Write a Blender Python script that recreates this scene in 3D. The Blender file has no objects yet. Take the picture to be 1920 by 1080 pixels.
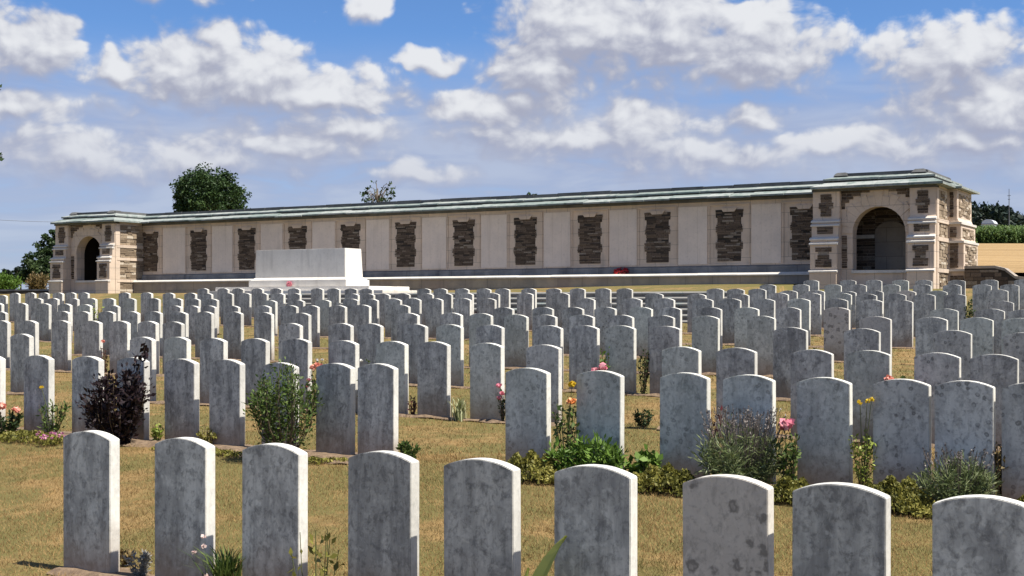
import bpy, bmesh, math, random
import numpy as np
from mathutils import Vector, Matrix

C = bpy.context.scene
col = C.collection
R = math.radians
rnd = random.Random(7)

# ------------------------------------------------------------ camera, sky, sun, exposure
F, AL, EYE, YH = 2440.0, 0.5315, 1.539, 570.0
CA, SA = math.cos(AL), math.sin(AL)
cam_d = bpy.data.cameras.new('camera')
cam = bpy.data.objects.new('camera', cam_d); col.objects.link(cam)
cam.location = (0, 0, EYE); cam.rotation_euler = (R(90), 0, AL)
cam_d.sensor_width = 36; cam_d.lens = 36 * F / 1920; cam_d.shift_y = (YH - 540) / 1920
cam_d.clip_start = 0.1; cam_d.clip_end = 20000
C.camera = cam
C.view_settings.view_transform = 'Standard'; C.view_settings.look = 'None'
C.view_settings.exposure = 0.95; C.view_settings.gamma = 1.0

SUN_EL, SUN_OFF = R(61), R(2.0)
sun_d = bpy.data.lights.new('sun', 'SUN'); sun_d.energy = 4.4; sun_d.angle = R(0.5); sun_d.color = (1.0, 0.95, 0.86)
sun = bpy.data.objects.new('sun', sun_d); col.objects.link(sun)
sdir = Vector((math.cos(SUN_EL) * math.cos(SUN_OFF), math.cos(SUN_EL) * math.sin(SUN_OFF), math.sin(SUN_EL)))
sun.rotation_euler = sdir.to_track_quat('Z', 'Y').to_euler()
sun.location = (20, 0, 40)


class NT:
    """small helper for writing node trees"""
    def __init__(s, tree): s.t = tree; s.n = tree.nodes; s.l = tree.links
    def put(s, sock, v):
        if v is None: return
        if isinstance(v, bpy.types.NodeSocket): s.l.new(v, sock)
        else: sock.default_value = v
    def math(s, op, a, b=None, c=None, clamp=False):
        n = s.n.new('ShaderNodeMath'); n.operation = op; n.use_clamp = clamp
        for i, v in enumerate((a, b, c)): s.put(n.inputs[i], v)
        return n.outputs[0]
    def vec(s, op, a, b=None, scale=None):
        n = s.n.new('ShaderNodeVectorMath'); n.operation = op
        s.put(n.inputs[0], a); s.put(n.inputs[1], b)
        if scale is not None: s.put(n.inputs['Scale'], scale)
        return n.outputs['Value'] if op in ('DOT_PRODUCT', 'LENGTH') else n.outputs['Vector']
    def comb(s, x, y, z=0.0):
        n = s.n.new('ShaderNodeCombineXYZ')
        for i, v in enumerate((x, y, z)): s.put(n.inputs[i], v)
        return n.outputs[0]
    def sep(s, v):
        n = s.n.new('ShaderNodeSeparateXYZ'); s.put(n.inputs[0], v); return n.outputs
    def noise(s, v, scale, detail=4, rough=0.55, dist=0.0, color=False, dim='3D'):
        n = s.n.new('ShaderNodeTexNoise'); n.noise_dimensions = dim; s.put(n.inputs['Vector'], v)
        n.inputs['Scale'].default_value = scale; n.inputs['Detail'].default_value = detail
        n.inputs['Roughness'].default_value = rough; n.inputs['Distortion'].default_value = dist
        return n.outputs['Color' if color else 'Fac']
    def voro(s, v, scale, feature='F1', rand=1.0, out='Distance', dim='3D'):
        n = s.n.new('ShaderNodeTexVoronoi'); n.voronoi_dimensions = dim; n.feature = feature; s.put(n.inputs['Vector'], v)
        n.inputs['Scale'].default_value = scale; n.inputs['Randomness'].default_value = rand
        return n.outputs[out]
    def ramp(s, v, a, b, lo=0.0, hi=1.0, smooth=True):
        n = s.n.new('ShaderNodeMapRange'); n.interpolation_type = 'SMOOTHSTEP' if smooth else 'LINEAR'
        s.put(n.inputs[0], v); s.put(n.inputs[1], a); s.put(n.inputs[2], b)
        s.put(n.inputs[3], lo); s.put(n.inputs[4], hi)
        return n.outputs[0]
    def mix(s, fac, a, b):
        n = s.n.new('ShaderNodeMix'); n.data_type = 'RGBA'
        s.put(n.inputs[0], fac)
        for i, v in ((6, a), (7, b)):
            if not isinstance(v, bpy.types.NodeSocket) and len(v) == 3: v = (*v, 1)
            s.put(n.inputs[i], v)
        return n.outputs[2]


def make_world():
    w = bpy.data.worlds.new('World'); C.world = w; w.use_nodes = True
    t = NT(w.node_tree); t.n.clear()
    out = t.n.new('ShaderNodeOutputWorld'); bg = t.n.new('ShaderNodeBackground')
    sky = t.n.new('ShaderNodeTexSky'); sky.sky_type = 'NISHITA'; sky.sun_disc = False
    sky.sun_elevation = SUN_EL; sky.sun_rotation = R(90) - SUN_OFF
    sky.air_density = 0.75; sky.dust_density = 0.3; sky.ozone_density = 4.0; sky.altitude = 100
    bg.inputs[1].default_value = 0.115
    w.cycles.sampling_method = 'MANUAL'; w.cycles.sample_map_resolution = 256
    # --- clouds: a density field over compass bearing and elevation
    g = bpy.data.node_groups.new('cloud_density', 'ShaderNodeTree')
    g.interface.new_socket('P', in_out='INPUT', socket_type='NodeSocketVector')
    g.interface.new_socket('D', in_out='OUTPUT', socket_type='NodeSocketFloat')
    d = NT(g); gi = d.n.new('NodeGroupInput'); go = d.n.new('NodeGroupOutput')
    P = gi.outputs[0]
    # P in degrees: x = bearing from north-west by north, y = elevation. Domain warp gives the billows
    wn = d.noise(P, 0.45, 2, 0.5, 0, True, '2D')
    wv = d.vec('SCALE', d.vec('SUBTRACT', wn, (0.5, 0.5, 0.5)), None, 1.5)
    Pw = d.vec('ADD', P, d.vec('MULTIPLY', wv, (1.0, 0.8, 0.0)))
    Pwy = d.sep(Pw)[1]
    acc = None
    for (a, e, ra, re, base) in CLOUDS:
        mn = d.n.new('ShaderNodeVectorMath'); mn.operation = 'MULTIPLY_ADD'
        d.put(mn.inputs[0], Pw); mn.inputs[1].default_value = (1 / ra, 1 / re, 0); mn.inputs[2].default_value = (-a / ra, -e / re, 0)
        q = mn.outputs['Vector']
        b = d.math('MULTIPLY_ADD', d.vec('LENGTH', q), -1.1, 1.16)
        if base is not None:
            b = d.math('MINIMUM', b, d.math('MULTIPLY_ADD', Pwy, 0.9, -0.9 * base))
        if acc is None: acc = b
        else:
            n = d.n.new('ShaderNodeMath'); n.operation = 'SMOOTH_MAX'
            d.put(n.inputs[0], acc); d.put(n.inputs[1], b); n.inputs[2].default_value = 0.12; acc = n.outputs[0]
    acc = d.math('MAXIMUM', acc, -0.9)
    Ps = d.vec('MULTIPLY', P, (1.0, 1.35, 1.0))
    n1 = d.noise(Ps, 0.46, 6, 0.55, 0.3, False, '2D')
    Pv = d.vec('ADD', Ps, d.vec('SCALE', wv, None, 0.3))
    n2 = d.voro(Pv, 0.95, 'SMOOTH_F1', 1.0, 'Distance', '2D')
    n3 = d.voro(Pv, 2.3, 'F1', 1.0, 'Distance', '2D')
    D = d.math('ADD', acc, d.math('MULTIPLY', d.math('SUBTRACT', n1, 0.5), 1.2))
    D = d.math('ADD', D, d.math('MULTIPLY', d.math('SUBTRACT', 0.42, n2), 0.48))
    D = d.math('ADD', D, d.math('MULTIPLY', d.math('SUBTRACT', 0.40, n3), 0.13))
    d.l.new(D, go.inputs[0])
    tc = t.n.new('ShaderNodeTexCoord'); dirv = tc.outputs['Generated']
    dx = t.vec('DOT_PRODUCT', dirv, (CA, SA, 0)); dy = t.vec('DOT_PRODUCT', dirv, (-SA, CA, 0))
    dz = t.sep(dirv)[2]
    az = t.math('MULTIPLY', t.math('ARCTAN2', dx, dy), 180 / math.pi)
    el = t.math('MULTIPLY', t.math('ARCSINE', dz), 180 / math.pi)
    P0 = t.comb(az, el, 0.0)
    def dens(p):
        n = t.n.new('ShaderNodeGroup'); n.node_tree = g; t.l.new(p, n.inputs[0]); return n.outputs[0]
    D0 = dens(P0)
    D1 = dens(t.vec('ADD', P0, (0.20, 0.34, 0)))
    D2 = dens(t.vec('ADD', P0, (0.45, 1.5, 0)))
    lit = t.math('ADD', t.math('MULTIPLY', t.math('SUBTRACT', D0, D1), 0.9), t.math('MULTIPLY', t.math('SUBTRACT', D0, D2), 0.5))
    lit = t.ramp(lit, -0.42, 0.86)
    alpha = t.ramp(D0, -0.08, t.math('ADD', t.ramp(el, 4.0, 10.5, 0.95, 0.34), t.math('MULTIPLY_ADD', lit, -0.4, 0.4)))
    # thin parts scatter light through; low, far cloud is greyer
    lowf = t.ramp(el, 3.0, 9.0)
    hi = t.mix(lowf, (2.5, 2.65, 3.1), (3.6, 3.68, 3.85))
    lo = t.mix(lowf, (1.75, 1.92, 2.6), (1.75, 1.85, 2.35))
    ccol = t.mix(lit, lo, hi)
    # a thin veil of stratus low over the horizon
    veil_n = t.noise(t.vec('MULTIPLY', P0, (0.16, 0.75, 1)), 1.0, 4, 0.55, 0.4, False, '2D')
    veil = t.math('MULTIPLY', t.ramp(el, 12.0, 7.0, 0.0, 1.0), t.ramp(veil_n, 0.15, 0.5, 0.6, 1.0))
    blue = t.n.new('ShaderNodeVectorMath'); blue.operation = 'MULTIPLY'
    t.l.new(sky.outputs[0], blue.inputs[0]); blue.inputs[1].default_value = (0.43, 0.55, 0.67)
    tone = t.mix(t.ramp(veil_n, 0.38, 0.68), (1.80, 2.02, 2.75), (2.2, 2.38, 2.95))
    skyc = t.mix(t.math('MULTIPLY', veil, 0.85), blue.outputs[0], tone)
    fin = t.mix(alpha, skyc, ccol)
    t.l.new(fin, bg.inputs[0]); t.l.new(bg.outputs[0], out.inputs[0])


def pxs(x, y): return (math.degrees(math.atan((x - 960) / F)), math.degrees(math.atan((YH - y) / F)))
def cl(x, y, rx, ry, yb=None):
    a, e = pxs(x, y)
    return (a, e, rx / 42.6, ry / 42.6, None if yb is None else pxs(0, yb)[1])
CLOUDS = [
    cl(1095, 70, 190, 130, 195), cl(1250, 65, 180, 120, 190), cl(1420, 110, 170, 95, 195), cl(1010, 130, 120, 75, 190),
    cl(1410, 50, 90, 50, None),
    cl(340, 150, 130, 85, 222), cl(480, 160, 150, 85, 225), cl(620, 185, 160, 70, 232),
    cl(40, 120, 110, 85, 190), cl(210, 150, 60, 40, None), cl(20, 225, 190, 50, None),
    cl(520, 275, 270, 55, None), cl(1190, 235, 130, 65, 290), cl(920, 205, 190, 55, None), cl(1050, 260, 300, 50, None),
    cl(1395, 240, 90, 42, 275), cl(1800, 130, 170, 75, None), cl(1870, 220, 230, 95, None), cl(1560, 290, 220, 40, None),
    cl(685, 12, 60, 34, None), cl(290, -12, 220, 32, None), cl(780, 330, 140, 30, None), cl(130, 310, 230, 60, None), cl(380, 310, 260, 50, None), cl(640, 250, 160, 50, None), cl(1330, 300, 330, 46, None), cl(1800, 290, 240, 50, None),
    cl(420, 90, 60, 45, None), cl(800, 120, 70, 22, None),
    (-60, 20, 20, 9, None), (60, 25, 22, 10, None), (110, 35, 25, 12, None), (-130, 30, 25, 12, None), (170, 22, 22, 9, None), (20, 40, 18, 8, None)]
make_world()

# ------------------------------------------------------------ materials
def new_mat(name, rough=0.9):
    m = bpy.data.materials.new(name); m.use_nodes = True
    t = NT(m.node_tree); b = t.n['Principled BSDF']
    b.inputs['Roughness'].default_value = rough
    b.inputs['Specular IOR Level'].default_value = 0.25
    return m, t, b

def bump(t, b, h, strength, dist):
    n = t.n.new('ShaderNodeBump'); n.inputs['Strength'].default_value = strength
    n.inputs['Distance'].default_value = dist
    t.l.new(h, n.inputs['Height']); t.l.new(n.outputs[0], b.inputs['Normal'])

def obj_coords(t, spread=37.0):
    """object coordinates shifted per object, so that copies do not repeat"""
    tc = t.n.new('ShaderNodeTexCoord'); tc.name = 'tcn'; oi = t.n.new('ShaderNodeObjectInfo')
    r = oi.outputs['Random']
    off = t.comb(t.math('MULTIPLY', r, spread), t.math('MULTIPLY', r, spread * 2.7), t.math('MULTIPLY', r, spread * 5.1))
    return tc.outputs['Object'], t.vec('ADD', tc.outputs['Object'], off), r

def headstone_mat(name, base, dark, streak, spots, keep0=0.47, vs=17.0):
    m, t, b = new_mat(name, 0.92)
    o, p, r = obj_coords(t)
    # the broad faces carry lichen and grime; narrow edges get a painted sunlit pallor
    ny = t.math('ABSOLUTE', t.sep(t.n['tcn'].outputs['Normal'])[1]); face = t.ramp(ny, 0.5, 0.9, 0.30, 1.0)
    big = t.noise(p, 4.6, 6, 0.68)
    stv = t.vec('MULTIPLY', p, (12.0, 4.0, 1.6))
    st = t.noise(stv, 1.0, 5, 0.62, 0.4)
    fine = t.noise(p, 38.0, 4, 0.62)
    b0 = t.mix(face, (0.70, 0.67, 0.60), base)
    fm = lambda x: t.math('MULTIPLY', x, face)
    c = t.mix(fm(t.math('MULTIPLY', t.ramp(st, 0.40, 0.68), streak)), b0, dark)
    c = t.mix(fm(t.math('MULTIPLY', t.ramp(big, 0.44, 0.62), 0.5)), c, dark)
    c = t.mix(t.math('MULTIPLY', t.ramp(t.noise(t.vec('MULTIPLY', p, (1.8, 1.8, 1.0)), 12.0, 6, 0.72, 0.6), 0.47, 0.66), fm(0.65)), c, tuple(x * 0.72 for x in dark))
    c = t.mix(t.math('MULTIPLY', t.ramp(fine, 0.50, 0.72), fm(0.5)), c, tuple(x * 0.55 for x in dark))
    c = t.mix(t.math('MULTIPLY', t.ramp(t.noise(p, 21.0, 3, 0.6), 0.56, 0.72), 0.40), c, tuple(min(1, x * 1.25) for x in base))
    # lichen: dark rosettes, some of them rings
    vd = t.voro(t.vec('ADD', p, t.vec('SCALE', t.noise(p, 30, 2, 0.5, 0, True), None, 0.03 * 17 / vs)), vs)
    keep = t.ramp(t.noise(p, 4.5, 2), keep0, keep0 + 0.12)
    sp = t.math('MULTIPLY', t.ramp(vd, 0.36, 0.22), keep)
    ring = t.math('MULTIPLY', t.ramp(vd, 0.12, 0.20, 0.55, 1.0), sp)
    c = t.mix(fm(t.math('MULTIPLY', ring, spots)), c, tuple(x * 0.42 for x in dark))
    # soil splash near the ground, an uneven brown stain
    z = t.sep(o)[2]
    spl = t.ramp(t.math('ADD', z, t.math('MULTIPLY', t.noise(p, 6, 3), 0.30)), 0.52, 0.14)
    c = t.mix(t.math('MULTIPLY', spl, 0.72), c, (0.23, 0.165, 0.11))
    hsv = t.n.new('ShaderNodeHueSaturation'); t.l.new(c, hsv.inputs['Color'])
    t.put(hsv.inputs['Value'], t.math('MULTIPLY_ADD', r, 0.22, 0.89))
    t.l.new(hsv.outputs[0], b.inputs['Base Color'])
    bump(t, b, t.math('ADD', fine, t.math('MULTIPLY', big, 0.6)), 0.35, 0.004)
    return m

M = {}
M['stone_grey'] = headstone_mat('weathered_limestone', (0.61, 0.60, 0.555), (0.22, 0.218, 0.212), 0.70, 0.35)
M['stone_green'] = headstone_mat('greenish_limestone', (0.63, 0.635, 0.57), (0.36, 0.37, 0.33), 0.45, 0.55)
M['stone_spotted'] = headstone_mat('spotted_limestone', (0.63, 0.62, 0.57), (0.35, 0.345, 0.325), 0.45, 0.75, 0.42)
M['stone_beige'] = headstone_mat('beige_limestone', (0.62, 0.565, 0.50), (0.50, 0.455, 0.405), 0.25, 0.85, 0.16, 11.0)
M['stone_plain'] = headstone_mat('plain_limestone', (0.52, 0.485, 0.445), (0.45, 0.42, 0.385), 0.2, 0.05)

def masonry_mat(name, base, alt, grime, blocks=None, gr=0.5):
    m, t, b = new_mat(name, 0.92)
    tc = t.n.new('ShaderNodeTexCoord'); p = tc.outputs['Object']
    n1 = t.noise(p, 1.6, 6, 0.6); n2 = t.noise(p, 14, 5, 0.65)
    c = t.mix(t.ramp(n1, 0.35, 0.65), base, alt)
    drip = t.noise(t.vec('MULTIPLY', p, (3.5, 3.5, 0.5)), 1.0, 5, 0.6)
    c = t.mix(t.math('MULTIPLY', t.ramp(drip, 0.52, 0.75), gr), c, grime)
    c = t.mix(t.math('MULTIPLY', t.ramp(n2, 0.5, 0.8), 0.45), c, tuple(x * 0.6 for x in base))
    h = n2
    if blocks:
        xyz = t.sep(p)
        br = t.n.new('ShaderNodeTexBrick'); br.offset = 0.5
        t.put(br.inputs['Vector'], t.comb(t.math('ADD', xyz[0], xyz[1]), xyz[2], 0))
        br.inputs['Scale'].default_value = 1.0; br.inputs['Brick Width'].default_value = blocks[0]
        br.inputs['Row Height'].default_value = blocks[1]; br.inputs['Mortar Size'].default_value = 0.007
        br.inputs['Color1'].default_value = (0, 0, 0, 1); br.inputs['Color2'].default_value = (1, 1, 1, 1)
        br.inputs['Mortar'].default_value = (0.5, 0.5, 0.5, 1)
        c = t.mix(t.math('MULTIPLY', br.outputs['Color'], 0.32), c, tuple(x * 0.72 for x in alt))
        c = t.mix(t.math('MULTIPLY', br.outputs['Fac'], 0.55), c, tuple(x * 0.5 for x in grime))
        h = t.math('SUBTRACT', h, br.outputs['Fac'])
    t.l.new(c, b.inputs['Base Color'])
    bump(t, b, h, 0.4, 0.01)
    return m

M['ashlar'] = masonry_mat('pinkish_limestone', (0.70, 0.56, 0.435), (0.60, 0.485, 0.38), (0.30, 0.27, 0.24), (0.75, 0.42))
M['panel'] = masonry_mat('pale_panel_stone', (0.75, 0.64, 0.54), (0.68, 0.585, 0.50), (0.50, 0.42, 0.35), None, 0.5)
M['grime_and_shade'] = masonry_mat('grime_and_shade_stone', (0.32, 0.30, 0.27), (0.19, 0.18, 0.17), (0.085, 0.08, 0.08), (0.9, 0.3), 0.8)
M['basewall'] = masonry_mat('base_wall_stone', (0.42, 0.35, 0.27), (0.30, 0.26, 0.22), (0.17, 0.155, 0.14), (0.85, 0.4), 0.6)
M['coping'] = masonry_mat('coping_stone', (0.66, 0.62, 0.56), (0.58, 0.54, 0.48), (0.40, 0.38, 0.35), None, 0.4)
M['altar'] = masonry_mat('altar_white_stone', (0.74, 0.70, 0.63), (0.66, 0.62, 0.555), (0.38, 0.355, 0.32), None, 0.5)
M['step'] = masonry_mat('step_stone', (0.27, 0.255, 0.23), (0.22, 0.21, 0.19), (0.14, 0.25, 0.24), (1.1, 0.5), 0.5)

def rubble_mat(name, a, bcol, c3):
    """each block of a rubble face has its own tone, stored per block"""
    m, t, b = new_mat(name, 0.95)
    at = t.n.new('ShaderNodeAttribute'); at.attribute_name = 'tone'
    tc = t.n.new('ShaderNodeTexCoord')
    n = t.noise(tc.outputs['Object'], 26, 4, 0.65)
    c = t.mix(t.ramp(at.outputs['Fac'], 0.0, 0.7), a, bcol)
    c = t.mix(t.ramp(at.outputs['Fac'], 0.82, 1.0), c, c3)
    c = t.mix(t.math('MULTIPLY', t.ramp(n, 0.45, 0.7), 0.5), c, tuple(x * 0.5 for x in a))
    t.l.new(c, b.inputs['Base Color']); bump(t, b, n, 0.6, 0.015)
    return m
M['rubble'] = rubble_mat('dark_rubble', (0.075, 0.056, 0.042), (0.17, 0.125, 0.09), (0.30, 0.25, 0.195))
M['rubble_sunlit'] = rubble_mat('sunlit_rubble', (0.19, 0.14, 0.095), (0.36, 0.28, 0.195), (0.60, 0.52, 0.41))  # lighter copy of the dark rubble, sunlight painted in for sun-facing sides
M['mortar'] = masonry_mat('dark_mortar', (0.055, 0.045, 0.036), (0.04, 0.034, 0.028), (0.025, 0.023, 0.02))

def slate_mat():
    m, t, b = new_mat('weathered_roof_slab', 0.8)
    at = t.n.new('ShaderNodeAttribute'); at.attribute_name = 'tone'
    p = t.n.new('ShaderNodeTexCoord').outputs['Object']
    n = t.noise(p, 5, 5, 0.62); n2 = t.noise(t.vec('MULTIPLY', p, (1.0, 6, 6)), 1.1, 4, 0.6)
    c = t.mix(at.outputs['Fac'], (0.20, 0.235, 0.215), (0.33, 0.345, 0.32))
    c = t.mix(t.math('MULTIPLY', t.ramp(n, 0.45, 0.68), 0.75), c, (0.10, 0.15, 0.13))
    c = t.mix(t.math('MULTIPLY', t.ramp(n2, 0.52, 0.7), 0.6), c, (0.46, 0.46, 0.43))
    t.l.new(c, b.inputs['Base Color']); bump(t, b, n, 0.5, 0.02)
    return m
M['slate'] = slate_mat()
M['ridge'] = masonry_mat('ridge_shade_stone', (0.15, 0.15, 0.145), (0.10, 0.10, 0.10), (0.06, 0.06, 0.06))  # dark tone imitates shade on the ridge face, eaves and course gaps

def plain_mat(name, c, c2, scale=8, rough=0.8, bumpy=0.0):
    m, t, b = new_mat(name, rough)
    p = t.n.new('ShaderNodeTexCoord').outputs['Object']
    n = t.noise(p, scale, 4, 0.6)
    t.l.new(t.mix(t.ramp(n, 0.35, 0.65), c, c2), b.inputs['Base Color'])
    if bumpy: bump(t, b, n, 0.5, bumpy)
    return m

def leaf_mat(name, cols, trans=0.25, rough=0.55):
    """cols: three leaf colours chosen by each leaf's own tone"""
    m, t, b = new_mat(name, rough)
    at = t.n.new('ShaderNodeAttribute'); at.attribute_name = 'tone'
    f = at.outputs['Fac']
    c = t.mix(t.ramp(f, 0.0, 0.5, 0, 1, False), cols[0], cols[1])
    c = t.mix(t.ramp(f, 0.5, 1.0, 0, 1, False), c, cols[2])
    t.l.new(c, b.inputs['Base Color'])
    tr = t.n.new('ShaderNodeBsdfTranslucent'); t.l.new(c, tr.inputs['Color'])
    ms = t.n.new('ShaderNodeMixShader'); ms.inputs[0].default_value = trans
    t.l.new(b.outputs[0], ms.inputs[1]); t.l.new(tr.outputs[0], ms.inputs[2])
    t.l.new(ms.outputs[0], t.n['Material Output'].inputs['Surface'])
    return m
M['leaf_green'] = leaf_mat('green_leaves', [(0.035, 0.065, 0.015), (0.085, 0.13, 0.03), (0.16, 0.21, 0.05)])
M['leaf_bright'] = leaf_mat('bright_green_leaves', [(0.05, 0.10, 0.015), (0.11, 0.19, 0.03), (0.20, 0.30, 0.06)])
M['leaf_dark'] = leaf_mat('dark_green_leaves', [(0.018, 0.035, 0.012), (0.035, 0.06, 0.018), (0.07, 0.10, 0.03)])
M['leaf_olive'] = leaf_mat('olive_cushion_leaves', [(0.085, 0.085, 0.018), (0.20, 0.19, 0.04), (0.36, 0.31, 0.08)])
M['leaf_purple'] = leaf_mat('purple_leaves', [(0.010, 0.006, 0.008), (0.018, 0.010, 0.012), (0.055, 0.030, 0.030)], 0.12)
M['leaf_grey'] = leaf_mat('grey_green_leaves', [(0.08, 0.11, 0.04), (0.15, 0.185, 0.075), (0.26, 0.28, 0.15)])
M['leaf_silver'] = leaf_mat('silver_leaves', [(0.17, 0.165, 0.14), (0.27, 0.255, 0.22), (0.38, 0.36, 0.32)])
M['leaf_lime'] = leaf_mat('lime_leaves', [(0.13, 0.17, 0.02), (0.26, 0.32, 0.05), (0.42, 0.46, 0.14)])
M['leaf_striped'] = leaf_mat('cream_striped_leaves', [(0.16, 0.20, 0.06), (0.40, 0.42, 0.22), (0.60, 0.58, 0.38)])
M['leaf_dry'] = leaf_mat('dry_leaves', [(0.09, 0.075, 0.03), (0.18, 0.13, 0.05), (0.28, 0.19, 0.09)])
M['leaf_red'] = leaf_mat('dark_red_leaves', [(0.05, 0.012, 0.014), (0.10, 0.02, 0.025), (0.20, 0.06, 0.05)], 0.15)
M['leaf_tree'] = leaf_mat('tree_leaves', [(0.016, 0.036, 0.012), (0.034, 0.066, 0.018), (0.065, 0.105, 0.03)], 0.18)
M['leaf_far'] = leaf_mat('far_tree_leaves', [(0.010, 0.020, 0.014), (0.018, 0.031, 0.02), (0.032, 0.047, 0.028)], 0.1)
M['leaf_maize'] = leaf_mat('maize_leaves', [(0.045, 0.085, 0.02), (0.085, 0.14, 0.035), (0.15, 0.21, 0.06)])
M['lavender'] = leaf_mat('lavender_spikes', [(0.12, 0.10, 0.09), (0.19, 0.165, 0.15), (0.28, 0.245, 0.22)], 0.15)
for nm, cc in dict(pink=((0.55, 0.13, 0.20), (0.75, 0.26, 0.33), (0.85, 0.48, 0.50)), salmon=((0.62, 0.20, 0.14), (0.80, 0.34, 0.26), (0.88, 0.52, 0.42)),
                   red=((0.40, 0.02, 0.03), (0.55, 0.03, 0.04), (0.65, 0.08, 0.08)), yellow=((0.62, 0.42, 0.02), (0.80, 0.58, 0.03), (0.88, 0.70, 0.12)),
                   magenta=((0.42, 0.10, 0.25), (0.60, 0.22, 0.38), (0.72, 0.40, 0.52)), palepink=((0.66, 0.48, 0.44), (0.78, 0.60, 0.55), (0.86, 0.74, 0.68)),
                   orange=((0.65, 0.20, 0.05), (0.80, 0.32, 0.10), (0.88, 0.5, 0.25)), white=((0.62, 0.60, 0.55), (0.75, 0.73, 0.68), (0.84, 0.82, 0.78))).items():
    M['petal_' + nm] = leaf_mat(nm + '_petals', cc, 0.3, 0.6)
M['stem'] = plain_mat('green_stem', (0.09, 0.11, 0.035), (0.13, 0.13, 0.05), 20)
M['twig'] = plain_mat('brown_twig', (0.10, 0.07, 0.045), (0.16, 0.12, 0.08), 20)
M['bark'] = plain_mat('bark', (0.11, 0.085, 0.06), (0.19, 0.155, 0.12), 5, 0.95, 0.03)
M['metal'] = plain_mat('dark_galvanised_metal', (0.10, 0.10, 0.11), (0.16, 0.16, 0.17), 5, 0.5)
M['whitewash'] = plain_mat('white_sheeting', (0.68, 0.70, 0.72), (0.60, 0.62, 0.66), 2, 0.6)

def lawn_mat():
    m, t, b = new_mat('dry_lawn', 1.0)
    p = t.n.new('ShaderNodeTexCoord').outputs['Object']
    n1 = t.noise(p, 0.8, 5, 0.62); n2 = t.noise(p, 4.5, 5, 0.65); n3 = t.noise(p, 42, 4, 0.7)
    c = t.mix(t.ramp(n2, 0.36, 0.64), (0.275, 0.18, 0.072), (0.19, 0.128, 0.048))
    c = t.mix(t.math('MULTIPLY', t.ramp(t.math('ADD', n1, t.math('MULTIPLY', n2, 0.4)), 0.55, 0.74), 0.9), c, (0.125, 0.115, 0.035))
    c = t.mix(t.math('MULTIPLY', t.ramp(n3, 0.44, 0.7), 0.6), c, (0.11, 0.07, 0.03))
    t.l.new(c, b.inputs['Base Color']); bump(t, b, t.math('ADD', n3, n2), 0.8, 0.02)
    return m
M['lawn'] = lawn_mat()
M['blade'] = leaf_mat('grass_blades', [(0.37, 0.24, 0.10), (0.235, 0.15, 0.058), (0.11, 0.105, 0.03)], 0.25, 0.8)
M['soil'] = plain_mat('bed_soil', (0.13, 0.09, 0.06), (0.22, 0.155, 0.10), 24, 1.0, 0.03)
def wheat_mat():
    m, t, b = new_mat('ripe_wheat', 1.0)
    p = t.n.new('ShaderNodeTexCoord').outputs['Object']
    n1 = t.noise(t.vec('MULTIPLY', p, (0.02, 0.35, 0.3)), 1.0, 4, 0.6); n2 = t.noise(p, 2.5, 5, 0.7)
    c = t.mix(t.ramp(n1, 0.35, 0.65), (0.38, 0.255, 0.12), (0.29, 0.19, 0.085))
    c = t.mix(t.math('MULTIPLY', t.ramp(n2, 0.45, 0.7), 0.5), c, (0.26, 0.155, 0.06))
    t.l.new(c, b.inputs['Base Color']); bump(t, b, n2, 0.8, 0.15)
    return m
M['wheat'] = wheat_mat()
M['pasture'] = plain_mat('rough_pasture', (0.17, 0.15, 0.05), (0.10, 0.11, 0.035), 0.3, 1.0)

# ------------------------------------------------------------ helpers
def tag(o, label=None, cat=None, group=None, kind=None):
    if label: o['label'] = label
    if cat: o['category'] = cat
    if group: o['group'] = group
    if kind: o['kind'] = kind
    return o

def empty(name, loc, rz=0.0):
    o = bpy.data.objects.new(name, None); col.objects.link(o)
    o.location = loc; o.rotation_euler = (0, 0, rz); o.empty_display_size = 0.2
    return o

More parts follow.
